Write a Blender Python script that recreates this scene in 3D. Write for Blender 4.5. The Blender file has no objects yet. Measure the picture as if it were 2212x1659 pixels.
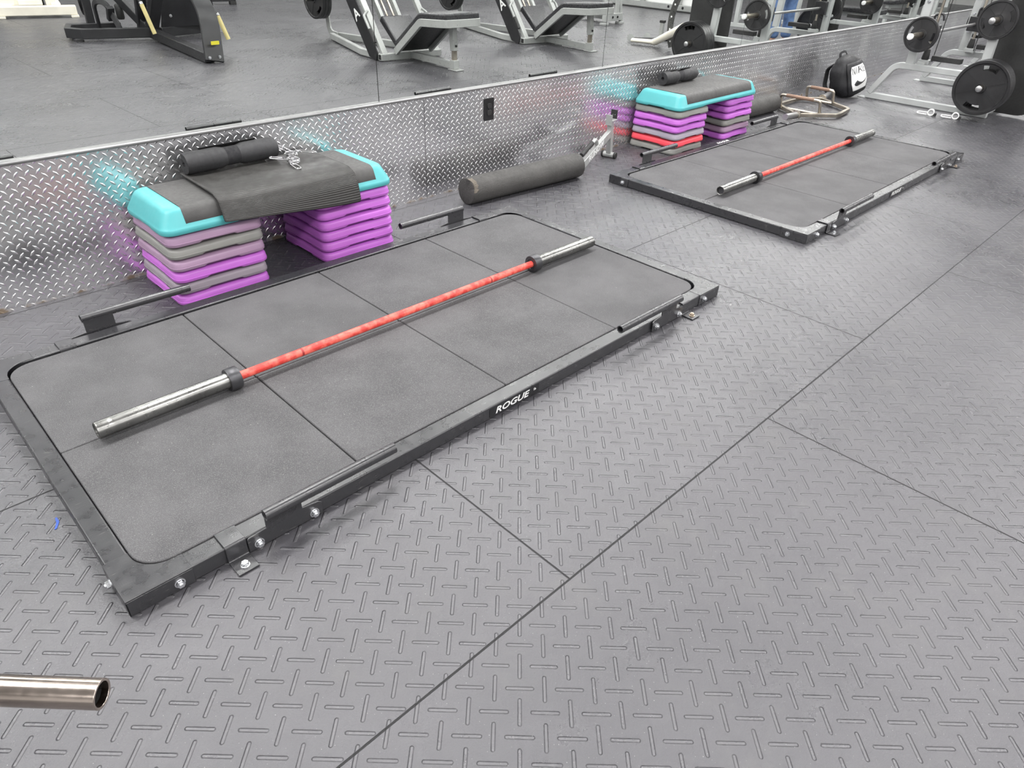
import bpy, bmesh, math, random
from math import sin, cos, pi, radians as R, sqrt, hypot
from mathutils import Vector as V, Matrix as M, noise
S = bpy.context.scene
COL = S.collection
random.seed(7)

# ------------------------------------------------------------------ camera, light, exposure
CP = V((-0.184, -1.392, 1.377)); YAW, PIT, ROL = 0.7707, -0.5906, 0.0412
fw = V((cos(YAW)*cos(PIT), sin(YAW)*cos(PIT), sin(PIT)))
rt0 = V((sin(YAW), -cos(YAW), 0)); up0 = rt0.cross(fw)
rt = cos(ROL)*rt0 + sin(ROL)*up0; up = -sin(ROL)*rt0 + cos(ROL)*up0
cam = bpy.data.objects.new('camera', bpy.data.cameras.new('camera')); COL.objects.link(cam)
cam.matrix_world = M(((rt.x, up.x, -fw.x, CP.x), (rt.y, up.y, -fw.y, CP.y), (rt.z, up.z, -fw.z, CP.z), (0, 0, 0, 1)))
cam.data.sensor_width = 36; cam.data.lens = 1490.87*36/2212; cam.data.clip_start = .02; cam.data.clip_end = 80
S.camera = cam
S.view_settings.view_transform = 'Standard'; S.view_settings.look = 'None'
S.view_settings.gamma = 1; S.view_settings.use_curve_mapping = False
S.view_settings.exposure = 0.10
w = bpy.data.worlds.new('world'); S.world = w; w.use_nodes = True
w.node_tree.nodes['Background'].inputs[0].default_value = (.9, .95, 1, 1)
w.node_tree.nodes['Background'].inputs[1].default_value = .4
LD = bpy.data.lights.new('ceiling_lamp', 'AREA'); LD.shape = 'RECTANGLE'; LD.size = 1.16; LD.size_y = .56
LD.energy = 52; LD.color = (1, .985, .985)
LAMPS = [(-3.3+2.4*i, 1.1-3.1*j) for i in range(9) for j in range(4)]
CEIL = 3.15
for x, y in LAMPS:
    l = bpy.data.objects.new('ceiling_lamp', LD); COL.objects.link(l); l.location = (x, y, CEIL-.075)

# ------------------------------------------------------------------ node helpers
class X:
    """a node socket with arithmetic"""
    def __init__(s, nt, v): s.nt, s.v = nt, v
    def op(s, o, *a):
        n = s.nt.nodes.new('ShaderNodeMath'); n.operation = o
        for i, q in enumerate((s,)+a):
            if isinstance(q, X):
                if isinstance(q.v, (int, float)): n.inputs[i].default_value = q.v
                else: s.nt.links.new(q.v, n.inputs[i])
            else: n.inputs[i].default_value = q
        return X(s.nt, n.outputs[0])
    def __add__(s, o): return s.op('ADD', o)
    def __sub__(s, o): return s.op('SUBTRACT', o)
    def __mul__(s, o): return s.op('MULTIPLY', o)
    def abs(s): return s.op('ABSOLUTE')
    def max(s, o): return s.op('MAXIMUM', o)
    def min(s, o): return s.op('MINIMUM', o)
    def sqrt(s): return s.op('SQRT')
    def wrap(s, p): return s.op('WRAP', p/2, -p/2)
    def ramp(s, a, b, c=0., d=1.):
        n = s.nt.nodes.new('ShaderNodeMapRange'); n.interpolation_type = 'SMOOTHSTEP'
        s.nt.links.new(s.v, n.inputs[0])
        for i, q in enumerate((a, b, c, d)): n.inputs[i+1].default_value = q
        return X(s.nt, n.outputs[0])

def mat(name, col, rough=.5, metal=0., spec=.5, coat=0., emit=0.):
    m = bpy.data.materials.new(name); m.use_nodes = True
    b = m.node_tree.nodes['Principled BSDF']
    b.inputs['Base Color'].default_value = (*col, 1); b.inputs['Roughness'].default_value = rough
    b.inputs['Metallic'].default_value = metal; b.inputs['Specular IOR Level'].default_value = spec
    b.inputs['Coat Weight'].default_value = coat
    if emit: b.inputs['Emission Color'].default_value = (*col, 1); b.inputs['Emission Strength'].default_value = emit
    return m
def nz(nt, scale, detail=3, vec=None, rough=.5):
    n = nt.nodes.new('ShaderNodeTexNoise'); n.inputs['Scale'].default_value = scale; n.inputs['Detail'].default_value = detail
    n.inputs['Roughness'].default_value = rough
    if vec: nt.links.new(vec, n.inputs['Vector'])
    return X(nt, n.outputs[0])
def objco(nt):
    return nt.nodes.new('ShaderNodeTexCoord').outputs['Object']
def sep(nt, v):
    n = nt.nodes.new('ShaderNodeSeparateXYZ'); nt.links.new(v, n.inputs[0]); return [X(nt, n.outputs[i]) for i in range(3)]
def mixc(nt, f, a, b):
    n = nt.nodes.new('ShaderNodeMix'); n.data_type = 'RGBA'
    nt.links.new(f.v, n.inputs['Factor'])
    for k, q in (('A', a), ('B', b)):
        s = [i for i in n.inputs if i.name == k and i.type == 'RGBA'][0]
        if isinstance(q, tuple): s.default_value = (*q, 1)
        else: nt.links.new(q, s)
    return [o for o in n.outputs if o.type == 'RGBA'][0]
def bump(m, h, dist, strength=1., prev=None):
    nt = m.node_tree; n = nt.nodes.new('ShaderNodeBump'); n.inputs['Distance'].default_value = dist
    n.inputs['Strength'].default_value = strength; nt.links.new(h.v, n.inputs['Height'])
    if prev: nt.links.new(prev, n.inputs['Normal'])
    nt.links.new(n.outputs[0], nt.nodes['Principled BSDF'].inputs['Normal']); return n.outputs[0]
def setin(m, k, v): m.node_tree.links.new(v.v if isinstance(v, X) else v, m.node_tree.nodes['Principled BSDF'].inputs[k])

def grained(name, col, rough, var=.25, gscale=60, bumpd=.0008, fine=900, **k):
    """painted / moulded surface: faint tone variation, roughness variation and a fine grain"""
    m = mat(name, col, rough, **k); nt = m.node_tree; o = objco(nt)
    f = nz(nt, gscale*.1, 4, o)
    setin(m, 'Base Color', mixc(nt, f.ramp(.3, .7), tuple(c*(1-var) for c in col), tuple(min(1, c*(1+var)) for c in col)))
    setin(m, 'Roughness', nz(nt, gscale, 3, o).ramp(.2, .8, rough*.8, min(1, rough*1.2)))
    if bumpd: bump(m, nz(nt, fine, 2, o), bumpd)
    return m
def scuffed(name, col, rough, scuff=(.30, .29, .27), thr=.62, **k):
    """black painted steel with rubbed patches and thin scratches"""
    m = mat(name, col, rough, **k); nt = m.node_tree; o = objco(nt)
    f = nz(nt, 16, 10, o, .8).ramp(thr, thr+.12, 0, .7)
    mp = nt.nodes.new('ShaderNodeMapping'); mp.inputs['Scale'].default_value = (6, 90, 40); nt.links.new(o, mp.inputs[0])
    f2 = nz(nt, 3, 4, mp.outputs[0], .7).ramp(.62, .72, 0, .6)
    setin(m, 'Base Color', mixc(nt, f.max(f2)*.55, col, scuff))
    setin(m, 'Roughness', nz(nt, 25, 3, o).ramp(.2, .8, rough*.75, rough*1.3))
    bump(m, nz(nt, 400, 2, o), .0003)
    return m

# ---- tread patterns: two sets of short raised bars at +-45 degrees on one square lattice
def tread(x, y, a, L, w_, x0, y0, ang=45., lens=False):
    out = None
    for k, (ox, oy, s) in enumerate(((0, 0, -1), (a/2, a/2, 1))):
        px = (x-(x0+ox)).wrap(a); py = (y-(y0+oy)).wrap(a)
        c, q = cos(R(ang)), s*sin(R(ang))
        u = (px*c+py*q).abs(); v = (py*c-px*q).abs()
        if lens:
            h = (u.op('POWER', 1.6)*(w_/(L/2)**1.6)+v).ramp(w_*.15, w_, 1., 0.)
        else:
            e = (u-(L/2-w_)).max(0.)
            d = (e*e+v*v).sqrt(); h = d.ramp(w_*.35, w_, 1., 0.)
        out = h if out is None else out.max(h)
    return out

def make_floor_mat():
    m = mat('black_rubber_tread', (.1, .1, .105), .4, spec=.95); nt = m.node_tree; o = objco(nt); x, y, z = sep(nt, o)
    bars = tread(x, y, .0762, .0645, .0054, -.1364, -.2814)
    P = 1.21
    row = ((y+.69)*(1/P)).op('FLOOR'); odd = row.op('MODULO', 2.).abs()
    ly = ((y+.69)-row*P); ly = ly.min((ly*-1.)+P)
    lx = (x-.778-odd*1.017).wrap(1.825).abs()
    wob = nz(nt, 3, 2, o)
    seam = ly.min(lx).ramp(.0010, .0032, 1., 0.)
    patch = nz(nt, .9, 5, o, .6); dirt = nz(nt, 5, 6, o, .7); fine = nz(nt, 900, 2, o); speck = nz(nt, 260, 1, o)
    base = mixc(nt, patch.ramp(.3, .7), (.048, .047, .054), (.074, .072, .080))
    base = mixc(nt, dirt.ramp(.5, .8, 0, .5), base, (.115, .113, .11))
    base = mixc(nt, speck.ramp(.74, .78, 0, .5), base, (.5, .5, .48))
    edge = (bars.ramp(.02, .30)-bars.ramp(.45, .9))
    base = mixc(nt, edge*.18, base, (.035, .035, .038))  # shade along the bar edges put into the colour as a thin dark rim
    base = mixc(nt, bars.ramp(.8, 1.)*.3, base, (.13, .13, .135))
    base = mixc(nt, seam, base, (.006, .006, .007))
    setin(m, 'Base Color', base)
    r = (patch.ramp(.3, .7, .27, .37)+dirt.ramp(.3, .7, -.05, .08)-bars*.05)
    setin(m, 'Roughness', r.max(seam*.9))
    g = nz(nt, 180, 4, o, .6)
    h = bars+(seam*-2.)
    n0 = bump(m, nz(nt, 2.6, 3, o, .5), .022)
    n1 = bump(m, h, .0025, prev=n0)
    bump(m, g*.7+fine*.3, .0017, prev=n1)
    return m
def make_steel_tread():
    m = mat('diamond_plate_steel', (.62, .62, .63), .27, metal=1.); nt = m.node_tree; o = objco(nt); x, y, z = sep(nt, o)
    d = tread(x, z, .03815, .0325, .0054, .3443, .2303, lens=True)
    dz = d
    patch = nz(nt, 2.2, 5, o, .6)
    gap = (x-.06).wrap(2.24).abs().ramp(.0008, .0018, 1., 0.)
    c = mixc(nt, patch.ramp(.3, .7), (.66, .66, .68), (.82, .82, .82))
    c = mixc(nt, d, c, (.86, .86, .86)); c = mixc(nt, gap, c, (.05, .05, .05))
    rust = (nz(nt, 14, 5, o)*(z.ramp(0., .06, 1., 0.))).ramp(.42, .6)
    c = mixc(nt, rust, c, (.22, .17, .12))
    setin(m, 'Base Color', c)
    setin(m, 'Roughness', patch.ramp(.3, .7, .17, .25)+(d*.05)+rust*.4)
    setin(m, 'Metallic', (rust*-.7)+.92)
    n1 = bump(m, dz, .0017)
    bump(m, nz(nt, 40, 3, o), .0004, prev=n1)
    return m
def make_crumb():
    m = mat('crumb_rubber', (.09, .09, .092), .75, spec=.35); nt = m.node_tree; o = objco(nt)
    a = nz(nt, 420, 2, o, .6); b = nz(nt, 5, 5, o, .6); s = nz(nt, 150, 1, o)
    c = mixc(nt, b.ramp(.3, .7), (.074, .073, .076), (.108, .106, .110))
    c = mixc(nt, a.ramp(.48, .66, 0, .6), c, (.19, .19, .19))
    c = mixc(nt, s.ramp(.77, .79, 0, .6), c, (.45, .44, .4))
    setin(m, 'Base Color', c); bump(m, a, .0016); return m
def make_mat_black():
    m = mat('ribbed_foam', (.035, .034, .032), .5, spec=.5); nt = m.node_tree; o = objco(nt); x, y, z = sep(nt, o)
    n = nt.nodes.new('ShaderNodeTexCoord'); uvx, uvy, _ = sep(nt, n.outputs['UV'])
    rib = (uvy.wrap(.0048).abs()).ramp(.0003, .0020)
    k = uvy.ramp(.155, .175)
    k2 = nz(nt, 260, 3, o)
    setin(m, 'Roughness', nz(nt, 20, 3, o).ramp(.3, .7, .42, .6))
    bump(m, rib*k+k2*.35, .0012); return m
def make_knurl():
    m = mat('red_bar_coating', (.72, .055, .045), .42, spec=.5); nt = m.node_tree; o = objco(nt); x, y, z = sep(nt, o)
    u = x.wrap(.0022).abs(); f = nz(nt, 40, 5, o)
    k = (x.abs()-.11).ramp(-.002, .002, 0., 1.)
    c = mixc(nt, f.ramp(.35, .65), (.66, .05, .04), (.88, .16, .12))
    ring = ((x.abs()-.455).abs()).ramp(.0035, .0045, 1., 0.)
    c = mixc(nt, ring, c, (.35, .03, .03))
    chips = nz(nt, 70, 3, o).ramp(.74, .77)
    c = mixc(nt, chips, c, (.08, .02, .02)); setin(m, 'Base Color', c)
    bump(m, u*(k*400.), .0006); return m

MT = dict(
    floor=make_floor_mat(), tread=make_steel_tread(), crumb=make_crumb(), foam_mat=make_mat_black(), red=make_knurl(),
    black_steel=scuffed('scuffed_black_steel', (.028, .028, .031), .30, thr=.62, spec=.8),
    black_paint=grained('black_paint', (.018, .018, .02), .4, bumpd=.0002),
    dark_steel=grained('dark_steel_sleeve', (.25, .25, .24), .30, var=.25, metal=1., bumpd=0),
    collar=grained('dark_bushing', (.07, .07, .075), .38, metal=.6, bumpd=0),
    zinc=grained('zinc_bolt', (.72, .73, .75), .3, metal=1., bumpd=0),
    rusty=grained('rusty_bolt', (.5, .42, .33), .45, metal=.8, bumpd=.0003),
    chrome=mat('chrome_wire', (.6, .6, .61), .2, metal=1.),
    silver=grained('silver_paint', (.40, .41, .40), .32, var=.06, bumpd=0, metal=.25),
    silver_plain=grained('pale_grey_paint', (.45, .465, .46), .36, var=.05, bumpd=0),
    worn_steel=grained('worn_nickel', (.44, .40, .34), .32, var=.3, metal=1., bumpd=.0004),
    rust_grip=grained('rusty_knurled_grip', (.30, .20, .15), .6, metal=.5, bumpd=.001),
    teal=grained('teal_plastic', (.08, .40, .42), .36, var=.05, bumpd=.0003),
    purple=grained('purple_plastic', (.52, .15, .60), .36, var=.06, bumpd=.0003),
    mauve=grained('dusty_mauve_plastic', (.36, .235, .35), .4, var=.06, bumpd=.0003),
    mauve_grey=grained('mauve_grey_plastic', (.30, .26, .30), .4, var=.06, bumpd=.0003),
    grey=grained('grey_plastic', (.255, .255, .24), .4, var=.06, bumpd=.0003),
    lilac_grey=grained('lilac_grey_plastic', (.36, .33, .39), .4, var=.06, bumpd=.0003),
    red_plastic=grained('red_plastic', (.82, .08, .11), .38, var=.06, bumpd=.0003),
    top_rubber=grained('grey_rubber_top', (.075, .074, .072), .6, var=.2, bumpd=.001, fine=300),
    foam=grained('black_foam', (.028, .028, .030), .62, var=.2, bumpd=.0008, fine=500),
    strap=grained('black_webbing', (.018, .018, .02), .85, var=.2, bumpd=.001, fine=700),
    roller=grained('epp_foam', (.055, .053, .050), .62, var=.2, bumpd=.0025, fine=160),
    roller_raw=grained('torn_foam', (.16, .14, .115), .95, var=.5, bumpd=.006, fine=120),
    iron=grained('black_cast_iron', (.016, .016, .017), .38, var=.3, bumpd=.001, fine=250),
    rubber=grained('black_rubber', (.02, .02, .02), .6, bumpd=.0006, fine=300),
    vinyl=grained('black_vinyl', (.03, .03, .033), .3, var=.15, bumpd=.0006, fine=200),
    nylon=grained('black_nylon', (.009, .009, .011), .55, var=.3, bumpd=.0015, fine=500),
    white=grained('white_print', (.85, .85, .84), .5, var=.02, bumpd=0),
    yellow=grained('cream_yellow_grip', (.72, .62, .28), .45, var=.1, bumpd=.0004),
    cream=grained('cream_paint', (.80, .76, .66), .4, var=.06, bumpd=.0003),
    yellow_label=grained('yellow_label', (.75, .68, .05), .4, var=.02, bumpd=0),
    mirror=mat('mirror_glass', (.93, .955, .935), .0, metal=1.),
    trim=grained('brushed_aluminium', (.42, .42, .42), .42, var=.08, metal=1., bumpd=0),
    cap=grained('grey_metal_cap', (.26, .26, .26), .45, var=.08, metal=.9, bumpd=0),
    wall=grained('pale_wall_paint', (.66, .66, .65), .7, var=.03, bumpd=.0005),
    ceiling=grained('ceiling_tile', (.66, .66, .64), .9, var=.03, bumpd=.001),
    diffuser=mat('lamp_diffuser', (1, .985, .95), .5, emit=3.),
    jeans=grained('blue_denim', (.10, .17, .33), .85, var=.35, gscale=120, bumpd=.001),
    shirt=grained('grey_shirt', (.2, .2, .21), .9, bumpd=.0008),
    skin=grained('skin', (.62, .38, .28), .5, var=.06, bumpd=.0002),
    hair=grained('dark_hair', (.03, .02, .015), .6, bumpd=.002),
    tube=grained('brushed_tube', (.50, .43, .38), .2, var=.2, metal=1., bumpd=0),
    debris=grained('chalky_dust', (.55, .53, .5), .9, bumpd=0),
    blue=grained('blue_tape', (.05, .12, .5), .6, bumpd=0),
    outlet=grained('black_outlet_plastic', (.012, .012, .013), .35, bumpd=0),
    tube_dark=mat('hollow_dark', (.01, .01, .01), .8),
)

# ------------------------------------------------------------------ mesh helpers
def fin(name, bm, m, parent=None, smooth=40, bevel=0., seg=2, loc=None):
    me = bpy.data.meshes.new(name)
    bmesh.ops.recalc_face_normals(bm, faces=bm.faces)
    bm.to_mesh(me); bm.free()
    me.materials.append(MT[m] if isinstance(m, str) else m)
    if smooth:
        for p in me.polygons: p.use_smooth = True
        me.set_sharp_from_angle(angle=R(smooth))
    o = bpy.data.objects.new(name, me); COL.objects.link(o)
    if parent: o.parent = parent
    if loc: o.location = loc
    if bevel:
        b = o.modifiers.new('bevel', 'BEVEL'); b.width = bevel; b.segments = seg; b.limit_method = 'ANGLE'; b.angle_limit = R(40)
        b.harden_normals = False
    return o
def thing(name, label, cat, loc=(0, 0, 0), rz=0., group=None):
    o = bpy.data.objects.new(name, None); COL.objects.link(o); o.empty_display_size = .1
    o.location = loc; o.rotation_euler = (0, 0, rz); o['label'] = label; o['category'] = cat
    if group: o['group'] = group
    return o
def tag(o, label, cat, group=None):
    o['label'] = label; o['category'] = cat
    if group: o['group'] = group
    return o
def struct(o): o['kind'] = 'structure'; return o
def dup(o, loc=None, rz=None, label=None, group=None, parent=None):
    c = o.copy(); COL.objects.link(c)
    if parent is not None: c.parent = parent
    for ch in list(o.children): dup(ch, parent=c)
    if loc is not None: c.location = loc
    if rz is not None: c.rotation_euler = (0, 0, rz)
    if label: c['label'] = label
    if group: c['group'] = group
    return c
def box(bm, c, s, rot=None):
    r = bmesh.ops.create_cube(bm, size=1)
    mt = M.Translation(V(c)) @ (rot.to_4x4() if rot else M.Identity(4)) @ M.Diagonal((*s, 1))
    bmesh.ops.transform(bm, matrix=mt, verts=r['verts'])
def bx2(bm, x0, x1, y0, y1, z0, z1): box(bm, ((x0+x1)/2, (y0+y1)/2, (z0+z1)/2), (x1-x0, y1-y0, z1-z0))
def frame(d, upv=V((0, 0, 1))):
    d = d.normalized()
    if abs(d.dot(upv)) > .99: upv = V((0, 1, 0)) if abs(d.y) < .9 else V((1, 0, 0))
    s = d.cross(upv).normalized(); u = s.cross(d).normalized(); return s, u
def sweep(bm, pts, prof, closed=False, cap=True, upv=V((0, 0, 1))):
    """prof: list of (side, up) pairs, mitred along pts"""
    q_ = [V(p) for p in pts]; pts = [q_[0]]+[b for a, b in zip(q_, q_[1:]) if (b-a).length > 1e-5]; n = len(pts); rings = []
    t0 = None
    for i, p in enumerate(pts):
        if closed: a, b = pts[i-1], pts[(i+1) % n]
        else: a, b = pts[max(i-1, 0)], pts[min(i+1, n-1)]
        d1 = (p-a).normalized() if (p-a).length > 1e-9 else None; d2 = (b-p).normalized() if (b-p).length > 1e-9 else None
        d = ((d1 or d2)+(d2 or d1)).normalized()
        if t0 is None: s, u = frame(d, upv)
        else:
            q = t0.rotation_difference(d); s = q @ s; u = q @ u
            s = (s-d*s.dot(d)).normalized(); u = s.cross(d).normalized()
        t0 = d
        k = 1.
        if d1 and d2: k = 1/max(.35, sqrt(max(1e-6, (1+d1.dot(d2))/2)))
        bend = (d2-d1) if d1 and d2 else V((0, 0, 0))
        bn = bend.normalized() if bend.length > 1e-4 else None
        ring = []
        for x, y in prof:
            o = s*x+u*y
            if bn and k > 1.001: o = o+bn*(o.dot(bn))*(k-1)
            ring.append(bm.verts.new(p+o))
        rings.append(ring)
    m = len(prof)
    for i in range(n if closed else n-1):
        A, B = rings[i], rings[(i+1) % n]
        for j in range(m): bm.faces.new((A[j], A[(j+1) % m], B[(j+1) % m], B[j]))
    if cap and not closed:
        bm.faces.new(rings[0]); bm.faces.new(rings[-1][::-1])
    return rings
def circ(r, n=16, ry=None): return [(r*cos(2*pi*i/n), (ry or r)*sin(2*pi*i/n)) for i in range(n)]
def rect(w_, h): return [(-w_/2, -h/2), (w_/2, -h/2), (w_/2, h/2), (-w_/2, h/2)]
def rrect(w_, h, r, n=4):
    o = []
    for cx, cy, a in ((w_/2-r, h/2-r, 0), (-w_/2+r, h/2-r, 90), (-w_/2+r, -h/2+r, 180), (w_/2-r, -h/2+r, 270)):
        for i in range(n+1): o.append((cx+r*cos(R(a+90*i/n)), cy+r*sin(R(a+90*i/n))))
    return o
def tube(bm, pts, r, n=16, **k): return sweep(bm, pts, circ(r, n), **k)
def beam(bm, p, q, w_, h, **k): return sweep(bm, [p, q], rect(w_, h), **k)
def pipe(bm, p, q, r, ri, n=24):
    """open ended tube with wall thickness"""
    p, q = V(p), V(q); s, u = frame(q-p); R_ = []
    for c, rr in ((p, r), (q, r), (q, ri), (p, ri)):
        R_.append([bm.verts.new(c+s*(rr*cos(2*pi*i/n))+u*(rr*sin(2*pi*i/n))) for i in range(n)])
    for k in range(4):
        A, B = R_[k], R_[(k+1) % 4]
        for i in range(n): bm.faces.new((A[i], A[(i+1) % n], B[(i+1) % n], B[i]))
def fillet(pts, r, n=6):
    pts = [V(p) for p in pts]; out = [pts[0]]
    for i in range(1, len(pts)-1):
        a, b, c = pts[i-1], pts[i], pts[i+1]; d1 = (a-b).normalized(); d2 = (c-b).normalized()
        ang = d1.angle(d2); t = min(r/math.tan(ang/2), (a-b).length*.49, (c-b).length*.49)
        p1, p2 = b+d1*t, b+d2*t
        for k in range(n+1):
            s = k/n; out.append(p1*(1-s)**2+b*2*s*(1-s)+p2*s*s)
    out.append(pts[-1]); return out
def lathe(bm, prof, origin, axis, n=40):
    """prof (r, h) pairs along axis; closes poles where r==0"""
    o = V(origin); s, u = frame(V(axis)); a = V(axis).normalized(); rings = []
    for r, h in prof:
        if r < 1e-6: rings.append([bm.verts.new(o+a*h)])
        else: rings.append([bm.verts.new(o+a*h+s*(r*cos(2*pi*i/n))+u*(r*sin(2*pi*i/n))) for i in range(n)])
    for A, B in zip(rings, rings[1:]):
        for i in range(n):
            j = (i+1) % n
            if len(A) == 1 and len(B) == 1: continue
            if len(A) == 1: bm.faces.new((A[0], B[j], B[i]))
            elif len(B) == 1: bm.faces.new((A[i], A[j], B[0]))
            else: bm.faces.new((A[i], A[j], B[j], B[i]))
def prism(bm, poly, o, ex, ey, ez, t):
    """polygon in (ex, ey) plane extruded by t along ez"""
    o, ex, ey, ez = V(o), V(ex), V(ey), V(ez)
    A = [bm.verts.new(o+ex*x+ey*y) for x, y in poly]; B = [bm.verts.new(o+ex*x+ey*y+ez*t) for x, y in poly]
    n = len(poly)
    for i in range(n): bm.faces.new((A[i], A[(i+1) % n], B[(i+1) % n], B[i]))
    bm.faces.new(A[::-1]); bm.faces.new(B)
def loft(bm, rings, capb=True, capt=True):
    vs = [[bm.verts.new(p) for p in r] for r in rings]; n = len(vs[0])
    for A, B in zip(vs, vs[1:]):
        for i in range(n): bm.faces.new((A[i], A[(i+1) % n], B[(i+1) % n], B[i]))
    if capb: bm.faces.new(vs[0][::-1])
    if capt: bm.faces.new(vs[-1])
    return vs
NB = lambda: bmesh.new()
def text(name, s, size, mtx, m, parent=None, ext=.0004, shear=0., space=1., sx=1., bold=0.):
    c = bpy.data.curves.new(name, 'FONT'); c.body = s; c.size = size; c.extrude = ext; c.shear = shear; c.space_character = space
    c.offset = bold; c.align_x = 'CENTER'; c.align_y = 'CENTER'; c.resolution_u = 3
    t = bpy.data.objects.new(name+'_src', c); COL.objects.link(t)
    bpy.context.view_layer.update()
    me = bpy.data.meshes.new_from_object(t.evaluated_get(bpy.context.evaluated_depsgraph_get()))
    bpy.data.objects.remove(t); bpy.data.curves.remove(c)
    me.name = name; me.materials.clear(); me.materials.append(MT[m])
    me.transform(mtx @ M.Diagonal((sx, 1, 1, 1)))
    o = bpy.data.objects.new(name, me); COL.objects.link(o)
    if parent: o.parent = parent
    return o
def basis(ex, ey, o):
    ex = V(ex).normalized(); ey = V(ey); ey = (ey-ex*ey.dot(ex)).normalized(); ez = ex.cross(ey)
    return M(((ex.x, ey.x, ez.x, o[0]), (ex.y, ey.y, ez.y, o[1]), (ex.z, ey.z, ez.z, o[2]), (0, 0, 0, 1)))

# ------------------------------------------------------------------ room
WY, WS = 1.7575, .0102
def wy(x): return WY+WS*x
WR = math.atan(WS); WX = V((cos(WR), sin(WR), 0)); WN = V((sin(WR), -cos(WR), 0))
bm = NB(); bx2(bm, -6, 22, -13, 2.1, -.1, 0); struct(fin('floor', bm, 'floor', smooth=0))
def wallbox(name, x0, x1, z0, z1, t0, t1, m, nm=None):
    """box along the mirror wall; t = depth behind(+)/in front(-) of its face"""
    bm = NB(); bx2(bm, x0, x1, t0, t1, z0, z1)
    o = fin(name, bm, m, smooth=0); o.location = (0, WY, 0); o.rotation_euler = (0, 0, WR); return o
HT = .5614
struct(wallbox('wall_back', -6, 22.1, 0, CEIL, .0255, .2, 'wall'))
struct(wallbox('wall_wainscot', -5.95, 21.9, 0, HT-.002, 0, .006, 'tread'))
bm = NB(); sweep(bm, [(-5.95, 0, HT), (21.9, 0, HT)], [(-.024, -.008), (.003, -.008), (.005, .0), (.003, .004), (-.001, .006), (-.024, .006)])
o = fin('trim_1', bm, 'cap', smooth=50); o.location = (0, WY, 0); o.rotation_euler = (0, 0, WR); struct(o)
struct(wallbox('trim_2', -5.95, 21.9, HT-.02, 2.41, .0250, .0255, 'rubber'))
seams = [-5.43, -3.57, -1.71, .15-.0, 2.017, 3.88, 5.752, 7.608, 9.47, 11.33, 13.19, 15.05, 16.91, 18.77, 20.6]
for a, b, lab in zip(seams, seams[1:], ['']*20):
    o = wallbox('wall_mirror', a+.0022, b-.0022, HT-.02, 2.4, .020, .025, 'mirror')
    k = seams.index(a)
    names = {3: 'wall mirror panel above the left half of the nearer step bench, reflecting the black machine',
             4: 'wall mirror panel above the black outlet, reflecting the nearer silver leg press',
             5: 'wall mirror panel reflecting the farther leg press foot and the stacked big plates',
             6: 'wall mirror panel just left of the racks, reflecting a barbell plate',
             7: 'wall mirror panel above the black backpack, reflecting grey uprights'}
    tag(o, names.get(k, ['wall mirror panel at the far left end of the wall', 'wall mirror panel second from the left end', 'wall mirror panel left of the black machine reflection, out of the view', '', '', '', '', '', 'wall mirror panel behind the nearer smith machine', 'wall mirror panel between the two smith machines', 'wall mirror panel behind the farther smith machine', 'wall mirror panel beside the nearer of the two far squat racks', 'wall mirror panel beside the farther of the two far squat racks', 'wall mirror panel at the far right end of the wall'][k]), 'mirror', 'wall mirror panels')
bm = NB(); bx2(bm, -6, 22, -13, 2.2, CEIL, CEIL+.1); struct(fin('ceiling', bm, 'ceiling', smooth=0))
bm = NB(); bx2(bm, -6.2, -6, -13, 2.2, 0, CEIL); struct(fin('wall_left', bm, 'wall', smooth=0))
bm = NB(); bx2(bm, 22, 22.2, -13, 2.2, 0, CEIL); struct(fin('wall_right', bm, 'wall', smooth=0))
bm = NB(); bx2(bm, -6.2, 22.2, -13.2, -13, 0, CEIL); struct(fin('wall_front', bm, 'wall', smooth=0))
t = thing('ceiling_light', 'recessed fluorescent ceiling light with flat diffuser', 'ceiling light', (LAMPS[0][0], LAMPS[0][1], CEIL), 0, 'ceiling lights')
bm = NB()
for q in ((-.62, .62, .28, .31), (-.62, .62, -.31, -.28), (-.62, -.585, -.28, .28), (.585, .62, -.28, .28)): bx2(bm, *q, -.07, 0)
fin('frame', bm, 'white', t)
bm = NB(); bx2(bm, -.585, .585, -.28, .28, -.02, -.01); fin('diffuser', bm, 'diffuser', t)
ROWN = ['row nearest the mirror wall', 'second row from the mirror wall', 'third row from the mirror wall', 'row farthest from the mirror wall']
COLN = ['first', 'second', 'third', 'fourth', 'fifth', 'sixth', 'seventh', 'eighth', 'ninth']
LL = lambda i: 'flat white ceiling light, %s, %s from the left' % (ROWN[i % 4], COLN[i//4])
t['label'] = LL(0)
for i, (x, y) in enumerate(LAMPS):
    if i: dup(t, (x, y, CEIL), label=LL(i))

# wall outlet
OX = 2.79
t = thing('wall_outlet', 'black double power outlet plate on the diamond steel wall', 'outlet', (OX, wy(OX), .437), WR)
bm = NB(); prism(bm, rrect(.078, .128, .006), (0, 0, 0), (1, 0, 0), (0, 0, 1), (0, -1, 0), .007); fin('cover_plate', bm, 'outlet', t, bevel=.002)
for s in (-1, 1):
    bm = NB(); prism(bm, [(x, y) for x, y in rrect(.034, .029, .010)], (0, -.007, s*.0195), (1, 0, 0), (0, 0, 1), (0, -1, 0), .003)
    q = fin('socket', bm, 'rubber', t, bevel=.001)
bm = NB(); lathe(bm, [(0, .0035), (.003, .003), (.0035, 0)], (0, -.007, 0), (0, -1, 0), 12); fin('screw', bm, 'collar', t)

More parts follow.
